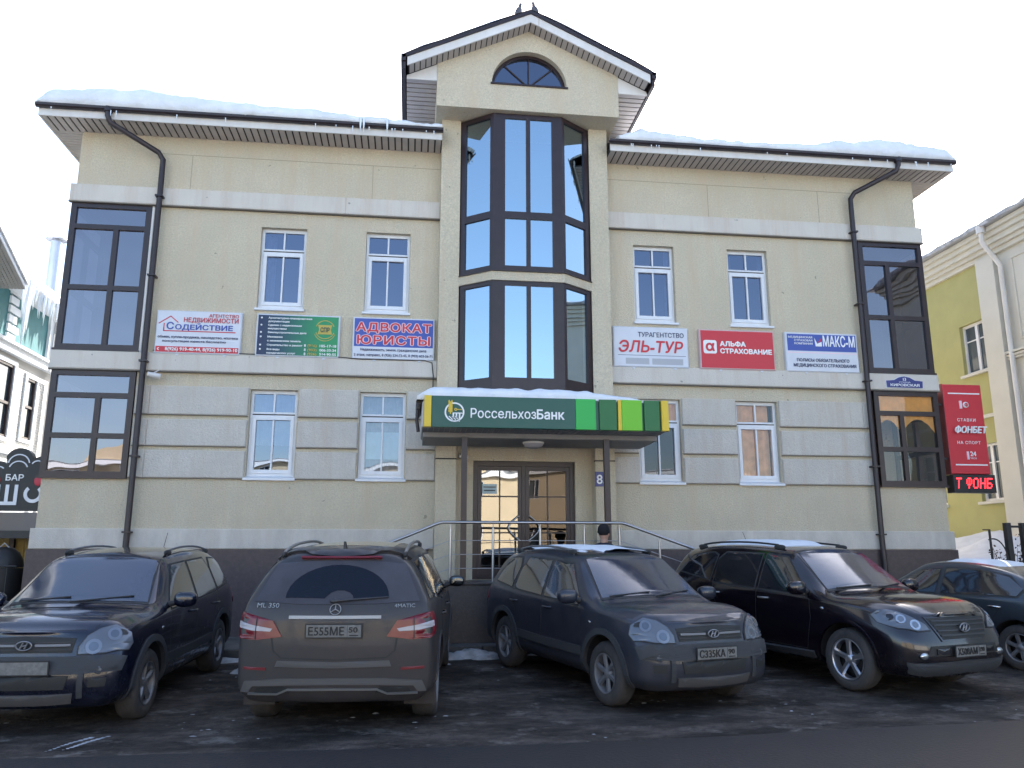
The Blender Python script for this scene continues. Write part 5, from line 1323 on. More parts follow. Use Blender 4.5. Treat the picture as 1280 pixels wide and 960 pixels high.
    seams(c, t, [[(-.17, 1.09), (-.17, .60), (-.2, .40)], [(.78, 1.07), (.82, .8), (.74, .40)], [(-1.1, 1.12), (-1.05, .9), (-.9, .62), (-.84, .40)], [(.74, .41), (-.84, .41)]])
    for sg in (1, -1): c.strip(c.side_poly([(-.85, .35), (0, .34), (.85, .35)], sg), .09, .02, 'side_sill', C_greyd, t)
    b = MB()
    for sg in (1, -1): c.strip([c.top(x, sg * y) for x, y in ((1.05, .74), (1.4, .75), (1.8, .68), (2.08, .52))], .006, .001, 'x', M_black, t, mb=b)
    b.build('bonnet_seam', M_black, t, local=True)['kind'] = 'stuff'
    rails(c, t, -1.75, .05, .60, M_plastic, .05)
    b = MB(); nx, ny = 24, 14; vs = []
    for i in range(nx + 1):
        for j in range(ny + 1):
            u, v = i / nx, j / ny; x_ = -1.6 + 1.5 * u; y_ = -.5 + 1.0 * v; e = min(u, 1 - u, v, 1 - v)
            th = max(-.02, min(1, (e - .03 - .04 * abs(nz(x_, y_, 4, 3))) / .08)) * (.055 + .02 * nz(x_, y_, 1, 3)); vs.append(c.top(x_, y_) + Vector((0, 0, th)))
    b.add(vs, [(i * (ny + 1) + j, (i + 1) * (ny + 1) + j, (i + 1) * (ny + 1) + j + 1, i * (ny + 1) + j + 1) for i in range(nx) for j in range(ny)], 0, True); b.build('roof_snow', M_snow, t, local=True, fixn=False)
    b = MB(); p = c.top(-1.6, 0.25); b.tube([p, p + Vector((-.12, 0, .2))], .004, 5); b.build('antenna', M_black, t, local=True)
    for x_ in (-1.35, 1.35):
        for sg in (1, -1): wheel(c, t, x_, sg, c.tr, 5, M_alloyb, Wd=.235, rimR=.66)
    b = MB(); b.box(-2.0, 2.0, -.64, .64, .26, .42); b.build('underbody', M_cardark, t, local=True)
    return t
M_slat = mat('grille_slat', (.06, .06, .065), .4, .5); M_alloyb = mat('bright_alloy', (.60, .60, .63), .3, .9, obj=True)
hd = -90 + 19; x, y = place(5.32, -5.10, hd, 1.35, -.92)
t3 = santa(gloc(x, y, hd), hd)

# grey-brown SUV seen from behind
def ml(loc, hd):
    t = thing('parked_car', 'dusty grey-brown large SUV seen from behind, plate between its red lamps', 'car', loc, rot=(0, R(-2.2), R(hd)))
    c = Car(fx=2.33, rx=-2.42, W=.975, RW=.70, ZR=1.755, wb=2.915, tr=.375, bf=1.08, br=1.21, cowl=(1.2, 1.15), wt=(.35, 1.69), rr=(-2.0, 1.68), tb=-2.30, hf=.98, zb=.30, arch=.44, clad=False)
    finish_body(c, t, P_brown, P_brown)
    windows(c, t, [[(-1.12, 1.15), (-.22, 1.12), (-.22, 1.60), (-.98, 1.62), (-1.12, 1.5)], [(-.13, 1.12), (.80, 1.10), (.76, 1.16), (.28, 1.56), (-.13, 1.60)], [(-2.12, 1.24), (-1.2, 1.17), (-1.1, 1.55), (-1.2, 1.62), (-1.85, 1.58)]])
    pts = ((-.78, 1.17), (0, 1.2), (.78, 1.17), (.62, 1.63), (0, 1.67), (-.62, 1.63))
    c.patch([c.front(y, z) for y, z in pts], .006, 'windscreen', M_screen, t)
    # rear glass, spoiler, wiped sector
    rp = [(-.80, 1.225), (-.40, 1.205), (0, 1.20), (.40, 1.205), (.80, 1.225), (.635, 1.575), (.3, 1.60), (0, 1.605), (-.3, 1.60), (-.635, 1.575)]
    rw = c.patch([c.back(y, z) for y, z in rp], .006, 'rear_window', M_dustglass, t)
    arc = [(.50, 1.26)] + [(.50 * math.cos(R(a)), 1.26 + .305 * math.sin(R(a))) for a in range(10, 171, 10)] + [(-.50, 1.26), (-.16, 1.255)] + [(-.03 + .13 * math.cos(R(a)), 1.255 + .075 * math.sin(R(a))) for a in (160, 135, 105, 75, 45, 20)] + [(.12, 1.255)]
    c.patch([c.back(y, z) for y, z in arc], .010, 'wiped_glass', M_wiped, rw, cuts=4)
    p0, p1 = c.back(.02, 1.235), c.back(-.50, 1.27)
    b = MB(); b.tube([p0 + Vector((-.03, 0, 0)), p1 + Vector((-.025, 0, 0))], [.016, .007], 6); b.ell(p0 + Vector((-.02, 0, 0)), (.03, .045, .025), 1, 10, 6); b.build('wiper', M_slat, t, local=True)
    sp = c.patch([c.back(y, z) for y, z in ((-.67, 1.60), (0, 1.635), (.67, 1.60), (.66, 1.66), (0, 1.69), (-.66, 1.66))], .03, 'spoiler', P_brown, t, skirt=.02)
    c.strip([c.back(y, 1.628) for y in (-.4, -.2, 0, .2, .4)], .018, .034, 'brake_light', M_red, sp)
    for sg in (1, -1):
        lo = [(-2.385, .50, .91), (-2.375, .60, 1.06), (-2.30, .84, 1.115), (-2.16, .95, 1.13), (-2.10, .97, 1.05), (-2.12, .98, .93), (-2.28, .93, .885), (-2.38, .75, .88)]
        P = [Vector((a, b_ * sg, z)) for a, b_, z in lo]
        h = c.patch(P, .012, 'tail_lamp', M_red, t)
        wp = [Vector((a, b_ * sg, z)) for a, b_, z in ((-2.385, .60, .985), (-2.34, .80, 1.015), (-2.20, .95, 1.045), (-2.20, .955, .99), (-2.35, .80, .965), (-2.385, .62, .958))]
        c.patch(wp, .016, 'lamp_band', M_lampwhite, h)
        dv = c.strip([Vector((-2.36, sg * .765, z)) for z in (.885, .98, 1.09)], .008, .018, 'lamp_seam', M_black, h)
        c.patch([c.back(sg * y, z) for y, z in ((.64, .60), (.86, .605), (.86, .63), (.64, .625))], .008, 'reflector', M_red, t)
    lid = M_brownplain
    c.strip([c.back(y, 1.085) for y in (-.44, -.2, 0, .2, .44)], .03, .018, 'chrome_strip', M_alloyb2, t)
    plate(t, c.back(0, .965) + Vector((-.03, 0, 0)), 180, 'Е555МЕ', '50')
    # badges
    def F(y, z):
        q, n = c.near(c.back(y, z)); X = Vector((0, 0, 1)).cross(n).normalized(); Y = n.cross(X); o_ = q + n * .007
        return Matrix(((X.x, Y.x, n.x, o_.x), (X.y, Y.y, n.y, o_.y), (X.z, Y.z, n.z, o_.z), (0, 0, 0, 1)))
    text('ML 350', 0, 0, .065, 0, M_alloyb2, t, align='CENTER', frame=F(.66, 1.17), width=.22, depth=.003); text('4MATIC', 0, 0, .05, 0, M_alloyb2, t, align='CENTER', frame=F(-.66, 1.17), width=.2, depth=.003)
    b = MB(); n = 26; b.tube([(.052 * math.cos(2 * math.pi * k / n), .052 * math.sin(2 * math.pi * k / n), .006) for k in range(n + 1)], .005, 6, caps=False)
    for a in (90, 210, 330): b.tube([(0, 0, .01), (.05 * math.cos(R(a)), .05 * math.sin(R(a)), .006)], [.008, .003], 6)
    e = b.build('emblem', M_alloyb2, t, local=True); e.data.transform(F(0, 1.155))
    # tailgate seam, bumper step, lower diffuser with bright edge
    b = MB(); c.strip([c.back(y, z) for y, z in ((.60, .90), (.58, .78), (.50, .715), (0, .70), (-.50, .715), (-.58, .78), (-.60, .90))], .014, .002, 'x', M_black, t, mb=b); b.build('tailgate_seam', M_black, t, local=True)
    c.patch([c.back(y, z) for y, z in ((-.55, .635), (0, .625), (.55, .635), (.53, .69), (0, .68), (-.53, .69))], .016, 'bumper_step', M_stepgrey, t)
    c.patch([c.back(y, z) for y, z in ((-.88, .40), (-.84, .50), (-.5, .53), (0, .535), (.5, .53), (.84, .50), (.88, .40), (.80, .40), (.76, .455), (.4, .47), (0, .475), (-.4, .47), (-.76, .455), (-.80, .40))], .014, 'bumper_lower', M_stepgrey, t)
    for sg in (1, -1): c.patch([c.back(sg * y, z) for y, z in ((.40, .40), (.74, .40), (.72, .445), (.45, .455))], .008, 'exhaust_recess', M_black, t)
    c.strip([c.back(y, z) for y, z in ((.80, .39), (.52, .39), (.42, .43), (0, .435), (-.42, .43), (-.52, .39), (-.80, .39))], .016, .02, 'bumper_strip', M_alloyb2, t)
    for sg in (1, -1):
        b = MB(); b.cbox(-1.92, -1.895, sg * .64 if sg > 0 else -.95, .95 if sg > 0 else -.64, .20, .46, .004); b.build('mud_flap', P_brown, t, local=True)
    arch_trim(c, t, P_brown, .04, .014); mirror(c, t, .78, 1.13, M_plastic, .85); handles(c, t, (-1.05, -.02), 1.0, P_brown)
    seams(c, t, [[(-.17, 1.11), (-.17, .62), (-.2, .42)], [(.84, 1.09), (.88, .8), (.80, .42)], [(-1.14, 1.14), (-1.1, .9), (-.95, .65), (-.9, .42)]])
    rails(c, t, -1.95, .1, .62, M_alloyb2, .05, .017)
    b = MB(); p = c.top(-1.85, 0); b.prism([(p.x - .1, p.z - .01), (p.x + .06, p.z - .01), (p.x - .02, p.z + .03), (p.x - .09, p.z + .075)], -.012, .012); b.build('antenna', M_plastic, t, local=True)
    c.patch([c.top(x, y) for x, y in ((-1.5, -.45), (.1, -.45), (.1, .45), (-1.5, .45))], .004, 'sunroof', M_carglassd, t)
    for x_ in (-c.wb / 2, c.wb / 2):
        for sg in (1, -1): wheel(c, t, x_, sg, c.tr, 5, M_alloydirty, Wd=.25, rimR=.66)
    b = MB(); b.box(-2.1, 2.0, -.66, .66, .30, .46); b.tube([(-2.05, .45, .36), (-2.25, .5, .34)], .04, 8); b.build('underbody', M_cardark, t, local=True)
    return t
M_wiped = mat('wiped_glass', (.006, .008, .016), .05, spec=.35)
M_dustglass = mat('dust_filmed_glass', (.075, .075, .092), .75, spec=.25, var=.25, vscale=3, obj=True)
M_brownplain = P_brown; M_alloyb2 = mat('dull_chrome', (.34, .33, .32), .4, .7); M_stepgrey = mat('bumper_grey', (.095, .088, .085), .6)
hd = 90 - 5.0; x, y = place(-.61, -5.66, hd, -1.4575, 0)
t4 = ml(gloc(x, y, hd), hd)

# blue-grey saloon at the right edge, nose towards the building
def saloon(loc, hd):
    t = thing('parked_car', 'blue-grey saloon cut off by the right edge, behind the black-cherry SUV', 'car', loc, rot=(0, R(-2.2), R(hd)))
    c = Car(fx=2.15, rx=-2.25, W=.87, RW=.60, ZR=1.45, wb=2.62, tr=.31, bf=.90, br=.97, cowl=(1.05, .95), wt=(.25, 1.38), rr=(-1.20, 1.37), tb=-2.0, hf=.75, zb=.20, arch=.37, clad=False, deck=(-1.75, 1.05))
    finish_body(c, t, P_silver, P_silver)
    windows(c, t, [[(-1.32, 1.0), (-.20, .965), (-.20, 1.33), (-.72, 1.33), (-1.15, 1.25), (-1.38, 1.10)], [(-.11, .965), (.76, .93), (.70, .99), (.24, 1.27), (-.11, 1.31)]])
    pts = ((-.68, .97), (0, 1.0), (.68, .97), (.5, 1.32), (0, 1.36), (-.5, 1.32))
    c.patch([c.front(y, z) for y, z in pts], .006, 'windscreen', M_screen, t)
    c.patch([c.back(y, z) for y, z in ((-.6, 1.05), (0, 1.06), (.6, 1.05), (.48, 1.29), (0, 1.32), (-.48, 1.29))], .006, 'rear_window', M_carglassd, t)
    for sg in (1, -1):
        c.patch([Vector((a, b_ * sg, z)) for a, b_, z in ((2.0, .5, .62), (1.95, .55, .7), (1.65, .82, .74), (1.75, .84, .62))], .01, 'headlight', M_lens, t)
        c.patch([Vector((a, b_ * sg, z)) for a, b_, z in ((-2.2, .5, .80), (-2.18, .52, .92), (-1.95, .84, .95), (-1.98, .86, .80))], .01, 'tail_lamp', M_red, t)
    mirror(c, t, .72, .93, P_silver, .9); handles(c, t, (-1.02, -.02), .84, M_chrome)
    seams(c, t, [[(-.155, .96), (-.155, .5), (-.17, .32)], [(.80, .93), (.84, .7), (.76, .32)], [(-1.14, .98), (-1.08, .8), (-.9, .55), (-.85, .32)]])
    b = MB(); nx, ny = 18, 12; vs = []
    for i in range(nx + 1):
        for j in range(ny + 1):
            u, v = i / nx, j / ny; x_ = -.95 + .9 * u; y_ = -.46 + .9 * v; e = min(u, 1 - u, v, 1 - v)
            vs.append(c.top(x_, y_) + Vector((0, 0, max(-.02, min(1, (e - .04) / .08)) * .03)))
    b.add(vs, [(i * (ny + 1) + j, (i + 1) * (ny + 1) + j, (i + 1) * (ny + 1) + j + 1, i * (ny + 1) + j + 1) for i in range(nx) for j in range(ny)], 0, True); b.build('roof_snow', M_snow, t, local=True, fixn=False)
    plate(t, c.back(0, .62) + Vector((-.03, 0, 0)), 180, '', '')
    for x_ in (-1.31, 1.31):
        for sg in (1, -1): wheel(c, t, x_, sg, c.tr, 6, M_alloy, Wd=.2)
    b = MB(); b.box(-1.9, 1.9, -.58, .58, .21, .36); b.build('underbody', M_cardark, t, local=True)
    return t
hd = 90 + 22; x, y = place(8.46, -4.02, hd, -1.31, .85)
t5 = saloon(gloc(x, y, hd), hd)

# ------------------------------------------------------------------ neighbour on the left: teal upper wall, white brick below
LX = -11.0
M_teal = mat('teal_render', (.06, .20, .22), .8, var=.15, vscale=3); M_wbrick = mat('white_brick', (.70, .70, .68), .8, var=.1, vscale=3)
M_wtrim = mat('white_stucco_trim', (.72, .76, .80), .8, var=.06, vscale=2); M_winblack = mat('dark_window_glass', (.05, .075, .10), .05, spec=.8); M_ice = mat('ice', (.78, .84, .90), .15, coat=.5)
M_mortar = mat('mortar', (.45, .45, .44), .9)
ln = thing('brick_building', 'teal and white brick building with icicles on its eave, left of the office building', 'building', (LX - 4, 4, .1))
def lwall(z0, z1, holes, m, name, x=LX): b = MB(); holed(b, (x, 0, 0), (0, 1, 0), (1, 0, 0), -1.5, 10.9, z0, z1, holes, .3); return b.build(name, m, ln)
lw = [(7.55, 8.45, 4.75, 6.75), (9.25, 9.85, 4.85, 6.6), (5.2, 6.6, 4.75, 6.75), (2.5, 4., 4.75, 6.75)]
lwall(4.35, 7.0, lw, M_mortar, 'wall'); lwall(7.3, 8.86, [(4.6, 6.0, 7.5, 8.6)], M_teal, 'upper_wall'); lwall(.1, 3.95, [], M_wtrim, 'ground_floor_wall')
boxo('body', LX - 9, LX - .31, -1.5, 10.9, .1, 8.84, M_dark, ln); boxo('end_wall', LX - 9, LX - .001, 10.901, 11.1, .1, 8.7, M_wbrick, ln)
for z0, z1, pr in ((7.0, 7.3, .16), (3.95, 4.35, .2)):
    b = MB(); b.box(LX - .3, LX + pr, -1.5, 11.2, z0, z1 - .08); b.box(LX - .3, LX + pr + .07, -1.5, 11.25, z1 - .08, z1); b.build('cornice', M_wtrim, ln)
# bricks of the pier between and beside the windows, on view past the corner
bme = None; cnt = 0
for r_ in range(34):
    z = 4.36 + r_ * .0775
    y = 6.9 + (.13 if r_ % 2 else 0)
    while y < 10.85:
        if not any(h[0] - .27 < y < h[1] - .0 and h[2] - .07 < z < h[3] for h in lw) and cnt < 300:
            if bme is None:
                q = MB(); q.box(0, .014, 0, .25, 0, .066); ob = q.build('brick', M_wbrick, ln); bme = ob.data; bme.transform(Matrix.Translation(-(ob.matrix_local @ Vector((0, 0, 0))))) if False else None
                base = ob; base.location = (LX + .0005, y, z); o_ = ob
            else:
                o_ = base.copy(); COL.objects.link(o_); o_.location = (LX + .0005, y, z)
            cnt += 1
        y += .26
for h in lw:
    b = MB(); holed(b, (LX + .02, 0, 0), (0, 1, 0), (1, 0, 0), h[0], h[1], h[2], h[3], [(h[0] + .07, h[1] - .07, h[2] + .07, h[2] + .9), (h[0] + .07, h[1] - .07, h[2] + .97, h[3] - .07)], .12); w = b.build('window', M_brown, ln)
    boxo('pane', LX - .05, LX - .04, h[0] + .07, h[1] - .07, h[2] + .07, h[3] - .07, M_winblack, w)
    b = MB(); holed(b, (LX + .06, 0, 0), (0, 1, 0), (1, 0, 0), h[0] - .12, h[1] + .12, h[2] - .1, h[3] + .12, [h], .058); b.build('surround', M_wtrim, w)
boxo('pane', LX - .1, LX - .09, 4.6, 6.0, 7.5, 8.6, M_winblack, ln)
for k in range(6): boxo('quoin', LX + .002, LX + .06, 7.75, 8.35 if k % 2 else 8.2, 7.33 + k * .26, 7.33 + k * .26 + .2, M_wtrim, ln)
for z in (7.35,): boxo('pilaster', LX + .002, LX + .08, 10.2, 10.9, 7.31, 8.75, M_wtrim, ln)
# gable roof dropping towards the back, boarded soffit, snow, icicles
rp = [(-3.2, 9.35), (1.0, 11.57), (6.75, 8.55), (6.75, 8.45), (1.0, 11.43), (-3.2, 9.2)]
b = MB(); b.prism([(p[0], p[1]) for p in rp], LX - 9.2, LX + .85, 'x'); b.prism([(-1.5, 8.87), (6.0, 8.87), (1.0, 11.40)], LX - .3, LX - .002, 'x'); b.build('roof', M_wtrim, ln)
for k in range(9):
    x0 = LX + .02 + k * .092; b = MB(); b.prism([(1.0, 11.425), (6.73, 8.445), (6.73, 8.43), (1.0, 11.41)], x0, x0 + .08, 'x'); b.build('soffit_board', M_cansoff, ln)
b = MB(); b.prism([(-3.3, 9.36), (1.0, 11.58), (6.8, 8.56), (6.8, 8.75), (1.0, 11.85), (-3.3, 9.6)], LX - 9.2, LX + .9, 'x'); o = b.build('roof_snow', M_snow, ln)
boxo('eave', LX - 9, LX + .5, 6.82, 11.3, 8.861, 8.96, M_wtrim, ln); 
b = MB(); b.ell((LX - 4.2, 9.1, 8.97), (4.8, 2.3, .38), .5, 30, 10); b.build('eave_snow', M_snow, ln)
icy = MB()
for k in range(34):
    y = rnd.uniform(7.0, 11.2); L_ = rnd.choice((.25, .4, .6, .35, .8)) * rnd.uniform(.7, 1.2); x = LX + .48 + rnd.uniform(-.05, .05); icy.tube([(x, y, 8.86), (x + rnd.uniform(-.02, .02), y, 8.9 - L_ * .5), (x, y, 8.9 - L_)], [.05, .028, .002], 6)
for L_, y in ((2.1, 7.6), (1.5, 7.8), (1.2, 7.45), (1.7, 7.7)): icy.tube([(LX + .5, y, 9.0), (LX + .48, y + .03, 9.0 - L_ * .4), (LX + .5, y, 9.0 - L_)], [.10, .055, .003], 8)
tag(icy.build('icicles', M_ice, None), 'cluster of long icicles hanging from the left neighbour\'s eave', 'icicles')['kind'] = 'stuff'
b = MB(); b.tube([(LX + .14, 10.5, 8.6), (LX + .14, 10.5, 7.6), (LX + .3, 10.5, 7.3), (LX + .3, 10.5, 7.0), (LX + .12, 10.5, 6.7), (LX + .12, 10.5, .3)], .055, 8); b.build('downpipe', M_white, ln)
ch = thing('chimney', 'round pale metal flue with a wide flat cap rising behind the left corner', 'chimney', (-11.8, 12.0, 8.6))
M_flue = mat('galvanised_metal', (.50, .53, .60), .4, .5, var=.1)
b = MB(); b.lathe([(.17, 8.6)] + [(.17 + (.008 if k % 2 else 0), 8.7 + k * .09) for k in range(35)], (-11.85, 12.0, 0), n=20); b.build('shaft', M_flue, ch)
b = MB(); b.lathe([(.001, 11.96), (.32, 11.85), (.33, 11.83), (.001, 11.87)], (-11.85, 12.0, 0), n=24); b.build('cap', M_flue, ch)
b = MB()
for a in range(4): b.tube([(-11.85 + .15 * math.cos(a * 1.57), 12 + .15 * math.sin(a * 1.57), 11.7), (-11.85 + .15 * math.cos(a * 1.57), 12 + .15 * math.sin(a * 1.57), 11.9)], .012, 5)
b.build('stay', M_flue, ch)
far = thing('far_house', 'pale house with snowy roof far behind the gap on the left', 'house', (-13, 24, 0))
M_pale = mat('pale_house_wall', (.55, .55, .52), .9, var=.15); b = MB(); holed(b, (0, 24, 0), X_, Yn, -20, -8, .1, 9, [(-13.8 + k * 1.5, -13.0 + k * 1.5, z, z + 1.5) for k in range(3) for z in (3.2, 6.2)], .3); b.build('wall', M_pale, far)
boxo('back', -20, -8, 24.31, 30, .1, 9, M_winblack, far); b = MB(); b.prism([(23.4, 8.9), (27, 10.2), (30.6, 8.9)], -20.4, -7.6, 'x'); b.build('roof', M_snow, far)
# bar sign with a cloud outline, dark awning, boarded booth, black barrel stove
bs = thing('bar_sign', 'black cloud-topped bar sign with white letters left of the office building corner', 'sign', (-6.95, .6, 2.5))
yb = .6; b = MB(); poly = [(-8.6, 2.40), (-6.45, 2.40), (-6.45, 3.18)]
for cx_, cz_, r_, a0, a1 in ((-6.62, 3.22, .15, -20, 160), (-6.98, 3.28, .24, 10, 170), (-7.3, 3.12, .16, 40, 190), (-7.6, 3.0, .15, 20, 170), (-8., 2.95, .2, 20, 170), (-8.4, 2.9, .2, 20, 170)):
    poly += [(cx_ + r_ * math.cos(R(a)), cz_ + r_ * math.sin(R(a))) for a in range(a0, a1, 15)]
b.prism(poly, yb, yb + .12); b.build('board', M_blackmetal, bs)
b = MB()
for cx_, cz_, r_, a0, a1 in ((-6.66, 3.18, .12, 0, 150), (-6.98, 3.22, .19, 10, 170), (-7.3, 3.08, .11, 40, 170), (-6.98, 3.12, .17, 20, 160)): ring(b, cx_, cz_, r_ - .02, r_, yb - .012, yb - .001, a0, a1, 12)
b.build('outline', M_flue, bs)
text('БАР', -7.02, 2.935, .15, yb - .004, M_wprint, bs, align='CENTER', bold=.004, depth=.002, width=.30)
b = MB()
for x0, z0, z1 in ((-7.30, 2.50, 2.86), (-7.15, 2.50, 2.86), (-7.0, 2.50, 2.86)): b.box(x0, x0 + .06, yb - .012, yb - .001, z0, z1)
b.box(-7.30, -6.94, yb - .0125, yb - .0005, 2.50, 2.56); ring(b, -6.68, 2.70, .10, .16, yb - .012, yb - .001, -230, 50, 20)
b.box(-7.60, -7.54, yb - .012, yb - .001, 2.47, 2.86); b.box(-7.85, -7.79, yb - .012, yb - .001, 2.47, 2.86); b.build('lettering', M_flue, bs)
b = MB(); 
for x in (-7.32, -6.62): b.ell((x, yb - .01, 2.93), (.07, .01, .09), 1, 12, 8)
b.build('red_mark', M_mred, bs)
aw_ = thing('awning', 'black canvas awning over the yellow boarded booth at the left edge', 'awning', (-7.4, .9, 2.2)); b = MB(); b.prism([(.45, 2.05), (1.6, 2.42), (1.6, 2.38), (.47, 2.0), (.45, 1.92)], -9.2, -6.48, 'x'); b.build('canvas', M_blackmetal, aw_)
b = MB(); b.tube([(-9.1, .5, 1.95), (-9.1, .5, .2)], .03, 6); b.tube([(-6.55, .5, 1.95), (-6.55, .5, .2)], .03, 6); b.build('pole', M_blackmetal, aw_)
bo = thing('booth', 'yellow boarded booth wall with dark posts behind the left parked car', 'booth', (-7.8, 1.7, .15)); M_yboard = mat('yellow_board', (.50, .37, .13), .7, var=.3, vscale=6)
x = -9.6
while x < -6.6: boxo('board', x, x + .19, 1.7, 1.74, .2, 2.35, M_yboard, bo, c=.006); x += .2
for x in (-9.2, -8.3, -7.45, -6.7): boxo('post', x, x + .09, 1.62, 1.695, .2, 2.38, M_brown, bo)
stv = thing('barrel_stove', 'black domed barrel stove beside the left edge, in front of the booth', 'stove', (-7.0, .55, .2))
b = MB(); b.lathe([(.001, 1.78), (.12, 1.76), (.22, 1.68), (.29, 1.55), (.31, 1.42)], (-7.0, .55, 0), n=20); b.build('lid', M_blackmetal, stv)
b = MB(); b.lathe([(.32, 1.41), (.33, 1.1), (.30, .75), (.2, .6), (.001, .58)], (-7.0, .55, 0), n=20)
for a in range(3): b.tube([(-7.0 + .2 * math.cos(a * 2.1), .55 + .2 * math.sin(a * 2.1), .7), (-7.0 + .3 * math.cos(a * 2.1), .55 + .3 * math.sin(a * 2.1), .2)], .02, 6)
b.build('barrel', M_blackmetal, stv)
b = MB(); b.tube([(-7.08, .5, 1.76), (-7.0, .5, 1.84), (-6.92, .5, 1.76)], .012, 6); b.build('handle', M_steel, stv)
fn = thing('low_fence', 'low black iron fence at the left edge in front of the booth', 'fence', (-7.4, -.1, .2))
b = MB(); b.tube([(-9.4, -.1, 1.45), (-6.5, -.1, 1.45)], .018, 6); b.tube([(-9.4, -.1, .5), (-6.5, -.1, .5)], .018, 6); b.build('rail', M_blackmetal, fn)
x = -9.3
while x < -6.5: q = MB(); q.tube([(x, -.1, .2), (x, -.1, 1.5)], .011, 6); q.build('bar', M_blackmetal, fn); x += .14

# ------------------------------------------------------------------ neighbour on the right: olive-yellow wall, white trim
RX = 15.0
M_olive = mat('olive_yellow_render', (.42, .40, .17), .9, var=.08, vscale=2, bump=.2); M_rtrim = mat('cream_white_trim', (.62, .60, .53), .85, var=.06, vscale=2)
rn = thing('yellow_building', 'olive-yellow building with cream trim running back on the right', 'building', (RX + 4, 4, .1))
rw_ = [(4.0, 5.05, 6.42, 7.8), (6.35, 7.4, 6.42, 7.8), (8.7, 9.7, 6.42, 7.8), (4.05, 4.95, 3.0, 4.5), (6.35, 7.4, 3.0, 4.5), (8.7, 9.7, 3.0, 4.5)]
def rwall(y0, y1, z0, z1, holes, m, name, x=RX, th=.3): b = MB(); holed(b, (x, 0, 0), (0, 1, 0), (-1, 0, 0), y0, y1, z0, z1, holes, th); return b.build(name, m, rn)
rwall(3.95, 13.5, .1, 9.3, rw_, M_olive, 'wall')
rwall(-8, 3.3, .1, 9.3, [(-1.2, .8, 3.2, 5.6), (1.3, 2.2, 3.0, 5.5)], M_rtrim, 'front_wall', RX - .0)
boxo('body', RX + .301, RX + 9, -8, 13.5, .1, 9.3, M_dark, rn)
rwall(3.301, 3.949, .1, 9.3, [], M_rtrim, 'pilaster', RX - .16, .4)
for k, (z0, z1) in enumerate(((9.3, 9.42), (9.42, 9.52), (9.52, 9.66), (9.66, 9.78), (9.78, 9.9))):
    boxo('cornice', RX - .10 - .09 * k, RX + 9, -8, 13.6 + .05 * k, z0, z1 - .002, M_rtrim, rn)
for z in (6.45, 6.52, 6.6): boxo('string_course', RX - .06 - (z - 6.4) * .4, RX - .001, -8, 3.3, z, z + .06, M_rtrim, rn)
for z0, z1 in ((6.9, 6.94), (9.0, 9.04)): boxo('panel_frame', RX - .03, RX - .001, -.5, 2.85, z0, z1, M_rtrim, rn)
boxo('panel_frame', RX - .03, RX - .001, 2.80, 2.85, 6.95, 8.99, M_rtrim, rn)
boxo('string_course', RX - .07, RX - .001, 3.95, 13.5, 5.15, 5.24, M_rtrim, rn)
b = MB(); b.prism([(RX - .6, 9.91), (RX + 4.4, 11.6), (RX + 9.2, 9.91)], -8.2, 13.9, 'y'); b.build('roof', M_flue, rn)
b = MB(); vs = []; n = 120; pr = [(-.62, 9.90), (-.66, 9.97), (-.55, 10.06), (.5, 10.36), (3.0, 11.2)]
for i in range(n + 1):
    y = -8.2 + 22 * i / n
    for k, (dx, z) in enumerate(pr): vs.append((RX + dx + .03 * nz(y, k, 0, 2.), y, z + .04 * nz(y * 2, k * 3, 0, 1.5) * (k > 0) - (.05 if nz(y, 4, 4, .8) > .25 and k > 0 else 0)))
b.add(vs, [(i * 5 + k, (i + 1) * 5 + k, (i + 1) * 5 + k + 1, i * 5 + k + 1) for i in range(n) for k in range(4)], 0, True); b.build('roof_snow', M_snowdirty, rn)
b = MB(); b.tube([(RX - .55, 3.1, 9.85), (RX - .55, 3.1, 9.5), (RX - .25, 3.1, 9.1), (RX - .12, 3.1, 8.9), (RX - .12, 3.1, 2.9), (RX - .3, 3.1, 2.75)], .06, 8); b.tube([(RX - .55, 3.1, 9.95), (RX - .55, 3.1, 9.75)], .11, 8); b.build('downpipe', M_white, rn)
for h in rw_ + [(-1.2, .8, 3.2, 5.6), (1.3, 2.2, 3.0, 5.5)]:
    xm = (h[0] + h[1]) / 2
    b = MB(); holed(b, (RX + .1, 0, 0), (0, 1, 0), (-1, 0, 0), h[0], h[1], h[2], h[3], [(h[0] + .07, xm - .05, h[2] + .07, h[3] - .07), (xm + .05, h[1] - .07, h[2] + .07, h[3] - .07)], .07); w = b.build('window', M_upvc, rn)
    boxo('pane', RX + .14, RX + .145, h[0] + .07, h[1] - .07, h[2] + .07, h[3] - .07, M_winblack, w)
    for y0 in (h[0] + .07, xm + .05): boxo('glazing_bar', RX + .12, RX + .139, y0, xm - .05 if y0 < xm else h[1] - .07, h[2] + (h[3] - h[2]) * .66, h[2] + (h[3] - h[2]) * .66 + .03, M_upvc, w)
    boxo('sill', RX - .09, RX + .1, h[0] - .06, h[1] + .06, h[2] - .07, h[2] - .002, M_rtrim, w)
